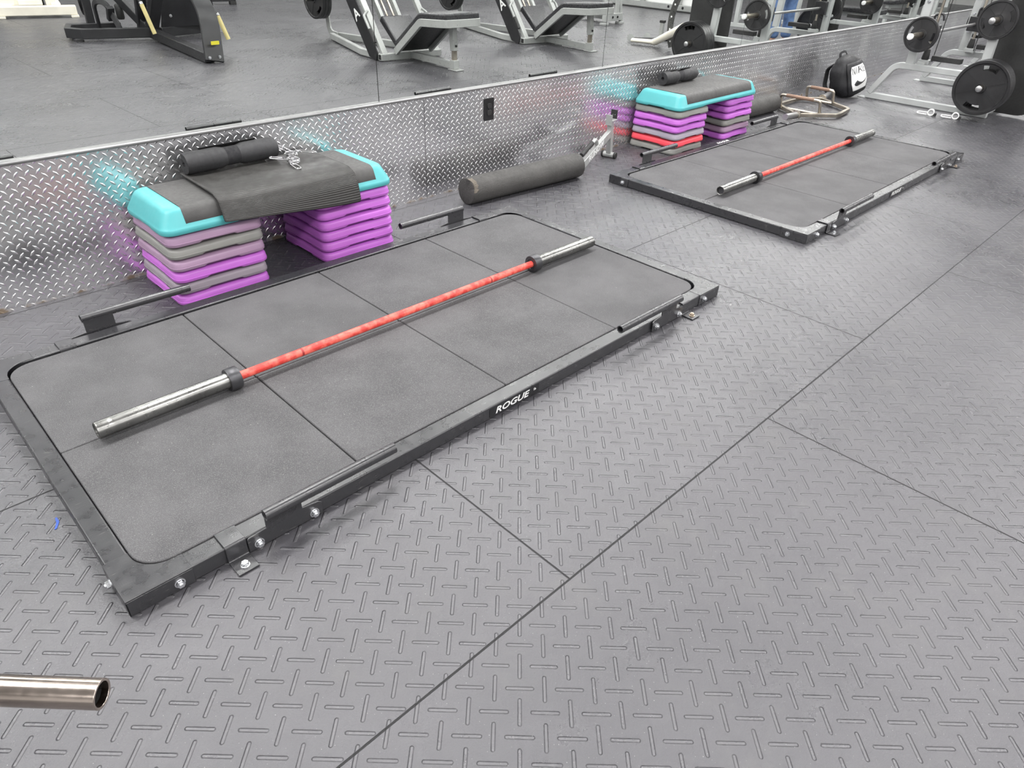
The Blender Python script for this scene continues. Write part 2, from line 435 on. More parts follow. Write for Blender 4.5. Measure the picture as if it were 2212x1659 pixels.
# ------------------------------------------------------------------ bolts
def bolt(parent, loc, axis, m='zinc', r=.0105, name='bolt'):
    bm = NB(); lathe(bm, [(r*1.25, 0), (r*1.25, .0025), (r*.95, .003)], loc, axis, 20)
    s, u = frame(V(axis)); a = V(axis)
    prism(bm, [(r*.92*cos(pi*i/3), r*.92*sin(pi*i/3)) for i in range(6)], V(loc)+a*.003, s, u, a, .008)
    lathe(bm, [(r*.55, .011), (r*.5, .014), (0, .0145)], loc, axis, 14)
    return fin(name, bm, m, parent, smooth=35)

# ------------------------------------------------------------------ deadlift platform
FX0, FX1, FY0, FY1, FH = -.0574, 2.487, -.0643, 1.2712, .0523
TZ = FH-.006
def platform(label, loc, rz, backlogo):
    t = thing('deadlift_platform', label, 'platform', loc, rz, 'deadlift platforms')
    rw = .0585
    for (a, b, nm) in (((FX0+.008, FY0+rw/2), (FX1-.008, FY0+rw/2), 'side_rail'), ((FX0+.008, FY1-rw/2), (FX1-.008, FY1-rw/2), 'side_rail'),
                       ((FX0+rw/2, FY0+.06), (FX0+rw/2, FY1-.06), 'end_rail'), ((FX1-rw/2, FY0+.06), (FX1-rw/2, FY1-.06), 'end_rail')):
        bm = NB(); beam(bm, (*a, FH/2), (*b, FH/2), rw if nm == 'side_rail' else rw-.004, FH-.003)
        fin(nm, bm, 'black_steel', t, bevel=.004)
    # gusseted corner caps
    for sx in (0, 1):
        for sy in (0, 1):
            X0 = FX0 if not sx else FX1; Y0 = FY0 if not sy else FY1; dx = 1 if not sx else -1; dy = 1 if not sy else -1
            L1, L2, W = .156, .150, .060
            r = .075
            poly = [(0, 0), (L1, 0), (L1, W)]
            for i in range(9):
                a = R(90*i/8); poly.append((W+r-r*sin(a), W+r-r*cos(a)))
            poly += [(W, L2), (0, L2)]
            bm = NB()
            ex, ey = V((dx, 0, 0)), V((0, dy, 0)); o = V((X0-dx*.003, Y0-dy*.003, 0))
            prism(bm, poly, o+V((0, 0, FH-.004)), ex, ey, (0, 0, 1), .004)
            prism(bm, [(0, 0), (L1, 0), (L1, .004), (0, .004)], o+V((0, 0, .001)), ex, ey, (0, 0, 1), FH-.006)
            prism(bm, [(0, 0), (0, L2), (.004, L2), (.004, 0)], o+V((0, 0, .001)), ex, ey, (0, 0, 1), FH-.006)
            c = fin('corner_cap', bm, 'black_steel', t, bevel=.0015)
            # inner curved lip that closes the rounded corner
            bolt(c, (X0+dx*.117, Y0-dy*.003, .025), (0, -dy, 0))
            bolt(c, (X0-dx*.003, Y0+dy*.105, .025), (-dx, 0, 0))
    # hold-down straps over the rails, each with a tab screwed to the floor
    def mx(x, s): return x if s == 0 else (FX0+FX1)-x
    for s in (0, 1):
        for side in (0, 1):
            x = mx(.205, s); yo = FY0 if side == 0 else FY1; d = -1 if side == 0 else 1
            pr = [(yo-d*.062, FH-.012), (yo-d*.060, FH+.003), (yo+d*.004, FH+.003), (yo+d*.004, .004), (yo+d*.062, .004)]
            pts = fillet([(x, a, b) for a, b in pr], .008, 4)
            bm = NB(); sweep(bm, pts, rect(.054, .004), upv=V((0, 0, 1)))
            c = fin('hold_down_strap', bm, 'black_steel', t, bevel=.0008)
            bolt(c, (x, yo+d*.040, .006), (0, 0, 1), 'rusty' if s else 'zinc', .0095)
            # band peg: bolted plate with a horizontal tube
            y = yo+d*.004
            f = lambda q: q if s == 0 else -q
            pl = [(.234, .005), (.234, .048), (.240, .052), (.288, .056), (.288, .112), (.392, .112), (.392, .058), (.440, .052), (.450, .044), (.450, .005)]
            bm = NB()
            poly = [(mx(a, s), b) for a, b in pl]
            if s: poly = poly[::-1]
            prism(bm, poly, (0, y, 0), (1, 0, 0), (0, 0, 1), (0, d, 0), .005)
            p = thing_part = fin('peg_bracket', bm, 'black_steel', t, bevel=.0015)
            bm = NB(); ty = yo+d*.018; tz = .108
            a, b = V((mx(.286, s), ty, tz)), V((mx(.690, s), ty, tz))
            pipe(bm, a, b, .0155, .0115)
            q = fin('band_peg', bm, 'black_steel', t, bevel=.0006)
            bm = NB(); tube(bm, [a.lerp(b, .08), a.lerp(b, .92)], .0116, 16); fin('peg_core', bm, 'tube_dark', q)
            for bxx in (.262, .423): bolt(p, (mx(bxx, s), y+d*.005, .022), (0, d, 0), r=.011)
    # eight crumb rubber inserts
    g = .0022
    xs = [0, .6135, 1.222, 1.829, 2.4296]; ys = [.001, .6085, 1.206]
    for i in range(4):
        for j in range(2):
            x0, x1, y0, y1 = xs[i]+g, xs[i+1]-g, ys[j]+g, ys[j+1]-g
            poly = []
            for (cx, cy, sx, sy) in ((x1, y1, 1, 1), (x0, y1, -1, 1), (x0, y0, -1, -1), (x1, y0, 1, -1)):
                outer = (sx > 0 and i == 3 or sx < 0 and i == 0) and (sy > 0 and j == 1 or sy < 0 and j == 0)
                rr = .078 if outer else .004
                a0 = {(1, 1): 0, (-1, 1): 90, (-1, -1): 180, (1, -1): 270}[(sx, sy)]
                for k in range(9 if outer else 3):
                    a = R(a0+90*k/(8 if outer else 2)); poly.append((cx-sx*rr+rr*cos(a), cy-sy*rr+rr*sin(a)))
            bm = NB(); dz = random.uniform(-.001, .001)
            prism(bm, poly, (0, 0, .002), (1, 0, 0), (0, 1, 0), (0, 0, 1), TZ+dz-.002)
            fin('rubber_tile', bm, 'crumb', t, bevel=.003)
    # sticker
    bm = NB(); prism(bm, rrect(.235, .034, .002), (1.20, FY0-.0003, .0255), (1, 0, 0), (0, 0, 1), (0, -1, 0), .0012)
    st = fin('name_sticker', bm, 'black_paint', t, smooth=0)
    text('lettering', 'ROGUE', .034, basis((1, 0, 0), (0, 0, 1), (1.185, FY0-.0022, .0255)), 'white', st, shear=.25, sx=1.36, bold=.0006)
    text('small_mark', 'Ib', .014, basis((1, 0, 0), (0, 0, 1), (1.296, FY0-.0022, .030)), 'white', st, sx=1.2)
    if backlogo:
        text('lettering', 'ROGUE', .034, basis((1, 0, 0), (0, 1, 0), (1.25, FY1-.029, FH+.0008)), 'white', t, shear=.25, sx=1.36, bold=.0006)
    return t
PL2 = (3.4572, .0191, 0)
platform('nearer black steel deadlift platform with dark rubber tiles, filling the left foreground', (0, 0, 0), 0, False)
platform('farther black steel deadlift platform with dark rubber tiles, beside the second step stack', PL2, -.0025, True)

# ------------------------------------------------------------------ barbells
def barbell(label, x0, x1, y, loc, rz=0.):
    """shaft along x; x0/x1 ends"""
    t = thing('barbell', label, 'barbell', loc, rz, 'red barbells')
    L = x1-x0; c1, c2 = x0+.405, x1-.385
    cx = (x0+x1)/2
    bm = NB(); tube(bm, [(c1+.01-cx, 0, 0), (c2-.01-cx, 0, 0)], .0145, 24); o = fin('shaft', bm, 'red', t); o.location = (cx, 0, 0)
    for a, b, d in ((x0, c1, 1), (x1, c2, -1)):
        bm = NB(); pr = [(0, .012), (.0215, .012), (.022, .001), (.024, 0), (.027, .002)]
        k = (b-a)*d
        for q in range(9): pr += [(.0272, .004+q*.004), (.0266, .006+q*.004)]
        pr += [(.027, .05), (.027, k-.012), (.0275, k)]
        lathe(bm, pr, (a, 0, 0), (d, 0, 0), 36); s = fin('sleeve', bm, 'dark_steel', t)
        bm = NB(); lathe(bm, [(0, .0105), (.0205, .0105), (.0205, .0125)], (a, 0, 0), (d, 0, 0), 24); fin('end_cap', bm, 'collar', s)
        bm = NB(); lathe(bm, [(.024, k), (.0375, k), (.0385, k+.002), (.0385, k+.036), (.0365, k+.039), (.024, k+.039), (.022, k+.036), (.0150, k+.036)], (a, 0, 0), (d, 0, 0), 40)
        fin('collar', bm, 'collar', t)
    return t
barbell('red-shafted barbell with grey sleeves lying on the nearer platform', .103, 2.372, 0, (0, .590, TZ+.0385))
barbell('red-shafted barbell with grey sleeves lying on the farther platform', -.015, 2.236, 0, (3.596, .600, TZ+.0385))

# ------------------------------------------------------------------ step risers and decks
def rring(w_, d, r, z, n=5, notch=0., m=6):
    """rounded rectangle ring with extra points along sides"""
    out = []; cs = [(w_/2-r, d/2-r, 0), (-w_/2+r, d/2-r, 90), (-w_/2+r, -d/2+r, 180), (w_/2-r, -d/2+r, 270)]
    for k in range(4):
        cx, cy, a = cs[k]
        for i in range(n+1): out.append((cx+r*cos(R(a+90*i/n)), cy+r*sin(R(a+90*i/n)), z))
        nx, ny, na = cs[(k+1) % 4]
        p = V((cx+r*cos(R(a+90)), cy+r*sin(R(a+90)), z)); q = V((nx+r*cos(R(na)), ny+r*sin(R(na)), z))
        for f in (.25, .29, .5, .71, .75):
            v = p.lerp(q, f); out.append((v.x, v.y, z+(notch if .27 < f < .73 else 0)))
    return out
RM = {}
def riser(color, label, x, y, k, rz, group, h=.0505):
    if color not in RM:
        W = .406; bm = NB()
        rings = [rring(W-.020, W-.020, .036, .002, notch=.006), rring(W-.006, W-.006, .040, .002, notch=.006), rring(W, W, .043, .005, notch=.006),
                 rring(W+.001, W+.001, .043, .015), rring(W-.002, W-.002, .043, .0155), rring(W-.005, W-.005, .043, .031),
                 rring(W-.010, W-.010, .042, .037), rring(W-.020, W-.020, .040, .0410), rring(W-.036, W-.036, .036, .0430),
                 rring(W-.070, W-.070, .034, .0440), rring(W-.074, W-.074, .034, .0502), rring(W-.14, W-.14, .03, .0503)]
        loft(bm, rings); o = fin('step_riser', bm, color, smooth=45); RM[color] = o; first = True
    else:
        o = RM[color].copy(); COL.objects.link(o)
    o.location = (x, y, k*h); o.rotation_euler = (0, 0, rz); tag(o, label, 'step riser', group); return o
SY1 = 1.545
stacks = [
    (.866, SY1, 'left', 'nearer', ['purple', 'mauve_grey', 'purple', 'mauve', 'grey', 'mauve']),
    (1.552, SY1+.004, 'right', 'nearer', ['purple']*6),
    (4.442, 1.582, 'left', 'farther', ['grey', 'red_plastic', 'lilac_grey', 'purple', 'purple', 'grey']),
    (5.142, 1.592, 'right', 'farther', ['purple', 'mauve', 'grey', 'purple', 'purple', 'purple'])]
ordn = ['bottom', 'second from the bottom', 'third from the bottom', 'fourth from the bottom', 'fifth from the bottom', 'topmost']
cn = dict(purple='purple', mauve_grey='mauve-grey', mauve='dusty mauve', grey='grey', red_plastic='red', lilac_grey='lilac-grey')
for sx, sy, side, which, cols in stacks:
    for k, c in enumerate(cols):
        riser(c, '%s step riser, %s, %s pile under the %s teal step' % (cn[c], ordn[k], side, which),
              sx+random.uniform(-.003, .003)+k*(.0015 if side == 'left' else -.001), sy+random.uniform(-.003, .003), k, random.uniform(-.008, .008), 'step risers under the %s teal step' % which)
def deck(label, x, y, z, rz):
    t = thing('step_platform', label, 'step platform', (x, y, z), rz, 'teal step platforms')
    W, D = 1.098, .410; bm = NB()
    rings = [rring(W-.016, D-.016, .045, .001, notch=.006), rring(W-.003, D-.003, .05, .001, notch=.006), rring(W, D, .052, .004, notch=.006), rring(W, D, .052, .022), rring(W-.003, D-.003, .052, .024),
             rring(W-.010, D-.012, .052, .034), rring(W-.06, D-.050, .045, .078), rring(W-.072, D-.062, .043, .088), rring(W-.092, D-.078, .040, .094), rring(W-.108, D-.092, .036, .0955)]
    loft(bm, rings); fin('body', bm, 'teal', t, smooth=50)
    # rubber top: wraps over the long edges
    pr = [(-.198, .040), (-.1835, .0755), (-.1775, .0865), (-.168, .0945), (-.158, .0985), (-.140, .1005)]
    prof = pr+[(-a, b) for a, b in pr[::-1]]
    prof = prof+[(a*.985, b-.006) for a, b in prof[::-1]]
    bm = NB(); n = 8; h = .452
    secs = [-h, -h+.012]+[-h+.012+(2*h-.024)*i/n for i in range(1, n)]+[h-.012, h]
    rings = []
    for i, sx_ in enumerate(secs):
        k = .0015 if i in (0, len(secs)-1) else 0
        rings.append([(sx_, a, b-k) for a, b in prof])
    loft(bm, rings); fin('rubber_top', bm, 'top_rubber', t, smooth=50)
    for s in (-1, 1):
        # oval crest with raised letters on each sloped end
        e = V((s*(W/2-.0195), 0, .0545)); ex = V((0, -s, 0)) if s < 0 else V((0, s, 0)); ex = V((0, -1, 0)) if s < 0 else V((0, 1, 0)); ey = V((-s*.030, 0, .046)).normalized()
        q = text('embossed_letters', 'STEP', .034, basis(ex, ey, e), 'teal', t, ext=.0012, shear=.1, sx=1.25)
    return t
DZ = 6*.0505
deck('nearer teal step platform with black rubber top, partly under a black exercise mat', 1.209, 1.548, DZ, .002)
deck('farther teal step platform with black rubber top and a bar pad on its back edge', 4.792, 1.586, DZ, .006)

# draped mat over the nearer deck
def draped():
    bm = NB(); uv = bm.loops.layers.uv.new('UVMap')
    zt = DZ+.1035
    def P(u, s):  # u across 0..1 (left to right), s arc length from back edge
        xl, xr = .902, 1.545
        x = xl+(xr-xl)*u
        prof = [(0, 1.735, zt), (.30, 1.435, zt+.003), (.345, 1.392, zt+.001), (.375, 1.366, zt-.014), (.42, 1.344, zt-.053), (.455, 1.330, zt-.088-.045*u)]
        for (a, y0, z0), (b, y1, z1) in zip(prof, prof[1:]):
            if s <= b+1e-9:
                f = (s-a)/(b-a); y = y0+(y1-y0)*f; z = z0+(z1-z0)*f; break
        x += (s-.3)*(-.03)*(1-u)
        z += .006*max(0, 1-u*9)*(1 if s < .4 else .5)+.004*sin(u*5+s*14)*max(0, s-.33)/.1
        if s > .36: y -= .018*sin(pi*u)+.012
        return V((x, y, z))
    nu, ns = 30, 46; L = .455
    top = [[P(i/nu, L*j/ns) for j in range(ns+1)] for i in range(nu+1)]
    V1 = [[bm.verts.new(p) for p in r] for r in top]
    fs = []
    for i in range(nu):
        for j in range(ns):
            f = bm.faces.new((V1[i][j], V1[i][j+1], V1[i+1][j+1], V1[i+1][j]))
            for l, (a, b) in zip(f.loops, ((i, j), (i, j+1), (i+1, j+1), (i+1, j))): l[uv].uv = (a/nu*.64, L*b/ns-.12)
    for v in bm.verts: pass
    o = fin('exercise_mat', bm, 'foam_mat', smooth=60)
    m = o.modifiers.new('subd', 'SUBSURF'); m.levels = m.render_levels = 1
    m = o.modifiers.new('solid', 'SOLIDIFY'); m.thickness = .008; m.offset = 1
    # the ribbing starts where the mat bends over the edge
    return o
tag(draped(), 'black exercise mat with ribbed end draped over the nearer teal step', 'exercise mat')

# barbell pads
def pad(label, c, d, L=.44, r=.046, roll=0.):
    t = thing('barbell_pad', label, 'barbell pad', c, math.atan2(d[1], d[0]), 'foam barbell pads')
    bm = NB(); n = 40; m_ = 22; rings = []
    for k in range(m_+1):
        x = -L/2+L*k/m_
        w_ = 1-.22*math.exp(-(x/(L*.10))**4)
        e = min(1., (L/2-abs(x))/.01); rr = r*w_*(.93+.07*sqrt(max(0, 1-(1-e)**2)))
        ring = []
        for i in range(n+1):   # outer arc with a slot
            a = roll+R(12)+R(336)*i/n; ring.append((x, rr*cos(a), rr*sin(a)))
        for i in range(n+1):
            a = roll+R(336+12)-R(336)*i/n; ri = .013
            a2 = roll+R(40)+(R(320)-R(40))*(1-i/n); ring.append((x, ri*cos(a2), ri*sin(a2)))
        rings.append(ring)
    loft(bm, rings); fin('foam_body', bm, 'foam', t, smooth=40)
    bm = NB(); rings = []
    for x in (-L*.135, -L*.13, L*.13, L*.135):
        k = .785+.1*(abs(x) > L*.132)
        rings.append([(x, (r*k+.003)*cos(a), (r*k+.003)*sin(a)) for a in [2*pi*i/36 for i in range(36)]])
    sweep_ = loft(bm, rings); fin('strap', bm, 'strap', t, smooth=40)
    bm = NB(); a = roll; e = V((0, cos(a), sin(a))); q = V((0, -sin(a), cos(a)))
    box(bm, e*(r+.0005)+q*.004, (L*.62, .045, .004), M(((1, 0, 0), (0, q.y, e.y), (0, q.z, e.z)))); fin('strap_flap', bm, 'strap', t, bevel=.001)
    return t
pad('black foam bar pad with waist strap on the nearer teal step, behind the mat', (1.137, 1.700, DZ+.1165+.046), (1, .04), L=.43, roll=R(52))
pad('black foam bar pad on the farther teal step, open slot facing the viewer', (4.670, 1.708, DZ+.101+.047), (1, .02), L=.42, r=.046, roll=R(78))

# spring clips
def spring_clip(label, loc, rz, tilt=0.):
    t = thing('spring_clip', label, 'spring clip', loc, rz, 'chrome spring clips')
    bm = NB(); pts = []
    for i in range(97):
        a = 2*pi*i/32; pts.append((.0275*cos(a), .0275*sin(a), .003+.0055*i/32))
    tube(bm, pts, .0022, 8); fin('coil', bm, 'chrome', t)
    for s, zz in ((1, .003), (-1, .0195)):
        bm = NB(); a0 = V((.0275, 0, zz)) if s > 0 else V((.0275, 0, zz))
        o = V((0.02, s*.004, zz)); 
        ang = s*R(66); e = V((cos(ang), sin(ang), 0)); f = V((-sin(ang), cos(ang), 0))
        pl = [V((.0275, 0, zz)), V((.03, 0, zz))+e*.02, V((.03, 0, zz))+e*.095+f*(.0), V((.03, 0, zz))+e*.095+f*s*.024, V((.03, 0, zz))+e*.03+f*s*.024, V((.03, 0, zz))+e*.022+f*s*.01]
        tube(bm, fillet(pl, .012, 5), .0030, 8); fin('handle', bm, 'chrome', t)
    return t
spring_clip('chrome spring clip on the draped mat, the nearer of the pair', (1.370, 1.575, DZ+.1175), R(195))
spring_clip('chrome spring clip on the draped mat, the one nearer the wall', (1.418, 1.672, DZ+.1175), R(20))

# foam rollers
def roller(label, a, b, r, torn):
    a, b = V(a), V(b); d = (b-a); L = d.length
    t = thing('foam_roller', label, 'foam roller', a, math.atan2(d.y, d.x), 'black foam rollers')
    bm = NB(); n = 64; rings = []
    prof = [(0, 0), (r*.35, 0), (r*.93, 0), (r*.98, .002), (r, .008)]+[(r, .008+(L-.016)*i/20) for i in range(1, 20)]+[(r, L-.008), (r*.98, L-.002), (r*.93, L), (0, L)]
    lathe(bm, prof, (0, 0, r), (1, 0, 0), n)
    if torn:
        for v in bm.verts:
            p = v.co; ang = math.atan2(p.z-r, -p.y)   # 0 = towards -y, positive up
            if p.x < .05 and abs(ang-.75) < .75 and hypot(p.y, p.z-r) > r*.9:
                k = 1-abs(ang-.75)/.75; v.co.x += .012*k+noise.noise(p*60)*.008
                v.co.y *= (1-.09*k*(1-p.x/.05)); v.co.z = r+(p.z-r)*(1-.09*k*(1-p.x/.05))
    for v in bm.verts: v.co += V((0, v.co.y, v.co.z-r)).normalized()*noise.noise(v.co*7)*.0012 if hypot(v.co.y, v.co.z-r) > .01 else V((0, 0, 0))
    fin('body', bm, 'roller', t, smooth=50)
    if torn:
        bm = NB(); g = []
        for i in range(9):
            a_ = .1+1.3*i/8; row = []
            for j in range(5):
                x = .002+.010*sin(pi*i/8)+.030*j/4*(.5+.6*abs(sin(i*1.7)))
                rr = r*(.965+.012*j/4)+.0022+noise.noise(V((i*.7, j*.9, 0)))*.002*(j < 4)
                row.append(bm.verts.new((x, -rr*cos(a_), r+rr*sin(a_))))
            g.append(row)
        for A, B in zip(g, g[1:]):
            for j in range(4): bm.faces.new((A[j], A[j+1], B[j+1], B[j]))
        o = fin('torn_edge', bm, 'roller_raw', t, smooth=0); m = o.modifiers.new('s', 'SOLIDIFY'); m.thickness = .004
    return t
roller('long black foam roller with a torn near end, on the floor by the steel wall', (2.405, 1.555, 0), (3.315, 1.500, 0), .076, True)
roller('black foam roller on the floor just behind the farther step stack', (5.44, 1.69, 0), (6.25, 1.665, 0), .078, False)

# bar jack
t = thing('bar_jack', 'silver bar jack with lettered arm, cradle and round foot, past the torn foam roller', 'bar jack', (3.842, 1.650, 0), R(-168))
J = t  # local +x points back along the arm (towards the roller)
bm = NB(); tube(bm, [(0, -.042, .021), (0, .042, .021)], .0195, 28); fin('foot', bm, 'silver', t)
for s in (-1, 1):
    bm = NB(); lathe(bm, [(.0205, 0), (.0215, .003), (.0215, .013), (.020, .016), (0, .016)], (0, s*.040, .021), (0, s, 0), 28); fin('foot_cap', bm, 'rubber', t)
bm = NB(); beam(bm, (0, 0, .03), (.030, 0, .262), .036, .036); fin('upright', bm, 'silver', t, bevel=.003)
bm = NB(); a, b = V((.012, 0, .178)), V((.44, 0, .020)); beam(bm, a, b, .030, .050); fin('arm', bm, 'silver', t, bevel=.003)
d = (b-a).normalized(); n_ = V((-d.z, 0, d.x)); n_ = n_ if n_.z > 0 else -n_
text('lettering', 'RUNOW', .047, basis(-d, n_, (a+(b-a)*.53)+V((0, .0156, 0))), 'white', t, shear=.2, sx=1.15, bold=.0008)
bm = NB(); bx2(bm, -.012, .060, -.030, .030, .258, .264); fin('cradle_base', bm, 'silver', t, bevel=.001)
bm = NB(); bx2(bm, .056, .061, -.024, .024, .230, .300); q = fin('cradle_plate', bm, 'silver', t, bevel=.001)
bm = NB(); bx2(bm, -.016, -.011, -.024, .024, .262, .322); q = fin('cradle_plate', bm, 'rubber', t, bevel=.001)
for s in (-.008, .008):
    bm = NB(); lathe(bm, [(.004, 0), (.003, .003), (0, .0035)], (-.011, s, .290), (1, 0, 0), 12); fin('rivet', bm, 'zinc', q)
bm = NB(); e = a+d*.20+n_*.02
tube(bm, fillet([e, e+n_*.05+d*.006, e+n_*.052+d*.20], .04, 7), .0125, 16); fin('handle', bm, 'silver', t)
bm = NB(); tube(bm, [e+n_*.052+d*.06, e+n_*.052+d*.21], .0155, 20); fin('handle_grip', bm, 'rubber', t)

# stray hollow tube from a rack standing left of the frame
t = thing('storage_post', 'black post on a flat foot left of the picture, carrying a bare steel peg', 'storage post', (-.62, -.085, 0))
# open steel peg reaching into the lower left corner
bm = NB(); pipe(bm, (.443, -.443, .360), (.02, -.02, .372), .0235, .0190, 48); q = fin('steel_peg', bm, 'tube', t, bevel=.001)
q['label'] = 'shiny hollow steel tube end'
bm = NB(); lathe(bm, [(.0191, 0), (.0191, .05), (0, .05)], (.443-.012*.7, -.443+.012*.7, .3604), (-.7071, .7071, .02), 32); fin('tube_plug', bm, 'tube_dark', q)
bm = NB(); beam(bm, (0, 0, .01), (0, 0, 1.3), .07, .07); fin('upright', bm, 'black_paint', t, bevel=.005)
bm = NB(); bx2(bm, -.3, .1, -.05, .05, 0, .012); bx2(bm, -.05, .05, -.1, .3, 0, .0118); fin('base', bm, 'black_paint', t, bevel=.002)

# ------------------------------------------------------------------ weight plates
def plate_mesh(R0, T=.040, nm='weight_plate', holes=(90, 270), hw=22):
    """cast plate facing local +x / -x, axis through origin"""
    bm = NB(); n = 96
    rad = [.0255, .040, .044, .30*R0, .60*R0, .63*R0, .81*R0, .84*R0, .875*R0, .90*R0, .985*R0, R0]
    th = [T, T, T*.55, T*.5, T*.5, T*.5, T*.5, T*.5, T*.55, T, T, T*.86]
    F = [[bm.verts.new((th[k]/2, r*cos(2*pi*i/n), r*sin(2*pi*i/n))) for i in range(n)] for k, r in enumerate(rad)]
    B = [[bm.verts.new((-th[k]/2, r*cos(2*pi*i/n), r*sin(2*pi*i/n))) for i in range(n)] for k, r in enumerate(rad)]
    def hole(k, i):
        if k not in (5,): return False
        a = (i+.5)*360/n
        return any(abs((a-h+180) % 360-180) < hw for h in holes)
    for k in range(len(rad)-1):
        for i in range(n):
            j = (i+1) % n
            if hole(k, i):
                for (k2, i2, e) in ((k-1, i, ((k, i), (k, j))), (k+1, i, ((k+1, i), (k+1, j))), (k, (i-1) % n, ((k, i), (k+1, i))), (k, j, ((k, j), (k+1, j)))):
                    if not hole(k2, i2):
                        (a, b), (c, d_) = e; bm.faces.new((F[a][b], F[c][d_], B[c][d_], B[a][b]))
                continue
            bm.faces.new((F[k][i], F[k][j], F[k+1][j], F[k+1][i])); bm.faces.new((B[k][i], B[k+1][i], B[k+1][j], B[k][j]))
    for i in range(n):
        j = (i+1) % n; bm.faces.new((F[0][i], B[0][i], B[0][j], F[0][j])); bm.faces.new((F[-1][i], F[-1][j], B[-1][j], B[-1][i]))
    for h in (30, 150, 210, 330):
        for s in (1, -1):
            a = R(h); m_ = (0.3+.875)/2*R0; c = V((s*T*.285, m_*cos(a)*.93, m_*sin(a)*.93))
            box(bm, c, (T*.08, .62*R0, .008), M.Rotation(a, 3, 'X'))
    o = fin(nm, bm, 'iron', smooth=35); return o
PM = {}
def plate(R0, T, loc, axis, label, group, roll=0., tilt=0.):
    key = (R0, T)
    if key in PM: o = PM[key].copy(); COL.objects.link(o)
    else: o = plate_mesh(R0, T); PM[key] = o
    ax = V(axis).normalized(); rz = math.atan2(ax.y, ax.x); ry = -math.asin(ax.z)
    o.matrix_world = M.Translation(V(loc)) @ M.Rotation(rz, 4, 'Z') @ M.Rotation(ry, 4, 'Y') @ M.Rotation(roll, 4, 'X')
    tag(o, label, 'weight plate', group); return o

# ------------------------------------------------------------------ smith machine on the right
SM = thing('smith_machine', 'pale grey smith machine with curved feet at the right edge by the steel wall', 'smith machine', (8.5, .9, 0))
LO = SM.location
def rel(*p): return V(p)-LO
def sm_side(x):
    bm = NB(); sweep(bm, [rel(x, 1.40, .028), rel(x, .27, .028)], rect(.055, .055)); fin('floor_rail', bm, 'silver_plain', SM, bevel=.005)
    pts = fillet([rel(x, 1.372, .05), rel(x, 1.20, .335), rel(x, .70, .335), rel(x, .40, .335), rel(x, .31, .055)], .12, 8)
    bm = NB(); sweep(bm, pts, rect(.055, .06), upv=V((1, 0, 0))); fin('foot_frame', bm, 'silver_plain', SM, bevel=.005)
    bm = NB(); bx2(bm, *[a-LO.x for a in (x-.05, x+.05)], 1.385-LO.y, 1.46-LO.y, 0, .006); fin('floor_tab', bm, 'silver_plain', SM, bevel=.001)
    bm = NB(); beam(bm, rel(x, 1.075, .36), rel(x, 1.075, 2.25), .055, .075, upv=V((0, 1, 0))); u = fin('upright', bm, 'silver_plain', SM, bevel=.005)
    for k in range(9): bolt(u, rel(x-.028, 1.075, .55+k*.17), (-1, 0, 0), r=.012)
    bm = NB(); beam(bm, rel(x, .44, .36), rel(x, .52, 2.25), .055, .075, upv=V((0, 1, 0))); fin('upright', bm, 'silver_plain', SM, bevel=.005)
    bm = NB(); beam(bm, rel(x, .40, 2.25), rel(x, 1.2, 2.25), .055, .06); fin('top_rail', bm, 'silver_plain', SM, bevel=.005)
def inner(x, s):
    """guide rod, bumper and catch on the inner side (s=+1 towards +x)"""
    xr = x+s*.09
    bm = NB(); tube(bm, [rel(xr, .985, .40), rel(xr, .985, 2.2)], .0125, 14); fin('guide_rod', bm, 'worn_steel', SM)
    bm = NB(); lathe(bm, [(.03, 0), (.034, .01), (.030, .05), (.024, .09), (0, .09)], rel(xr, .985, .40), (0, 0, 1), 20); fin('bumper', bm, 'rubber', SM)
    bm = NB(); bx2(bm, *sorted((xr-.04-LO.x, xr+.04-LO.x)), .93-LO.y, 1.03-LO.y, .36, .40); bx2(bm, *sorted((x-LO.x, xr-LO.x)), .95-LO.y, 1.02-LO.y, .345, .385); fin('rod_mount', bm, 'silver_plain', SM, bevel=.003)
    bm = NB(); bx2(bm, xr-.04-LO.x, xr+.04-LO.x, .66-LO.y, .92-LO.y, .40, .445); fin('catch_arm', bm, 'rubber', SM, bevel=.004)
    bm = NB(); tube(bm, [rel(xr+s*.05, .93, .38), rel(xr+s*.05, .93, 2.2)], .004, 8); fin('cable', bm, 'rubber', SM)
    bm = NB(); bx2(bm, xr-.03-LO.x, xr+.03-LO.x, .94-LO.y, 1.08-LO.y, .56, .70); b = fin('bearing_block', bm, 'black_paint', SM, bevel=.006)
    hk = fillet([rel(xr, 1.02, .69), rel(xr, 1.02, .78), rel(xr, .95, .80), rel(xr, .93, .74)], .03, 6)
    bm = NB(); tube(bm, hk, .010, 10); fin('hook', bm, 'black_paint', b)
sm_side(7.72); sm_side(9.28)
inner(7.72, 1); inner(9.28, -1)
BYc, BZc = 1.015, .628
bm = NB(); tube(bm, [rel(7.62, BYc, BZc), rel(9.38, BYc, BZc)], .0145, 16); fin('bar', bm, 'trim', SM)
for a, b in ((7.30, 7.66), (9.34, 9.72)):
    bm = NB(); tube(bm, [rel(a, BYc, BZc), rel(b, BYc, BZc)], .0245, 24); q = fin('bar_sleeve', bm, 'worn_steel', SM)
    e = a if a < 8 else b
    bm = NB(); lathe(bm, [(.0265, -.006), (.0265, .014), (.02, .018), (0, .018)], rel(e, BYc, BZc), (-1 if a < 8 else 1, 0, 0), 20); fin('end_knob', bm, 'white', q)
for z in (2.25,):
    for y in (.45, 1.15):
        bm = NB(); beam(bm, rel(7.72, y, z), rel(9.28, y, z), .055, .055); fin('cross_rail', bm, 'silver_plain', SM, bevel=.005)
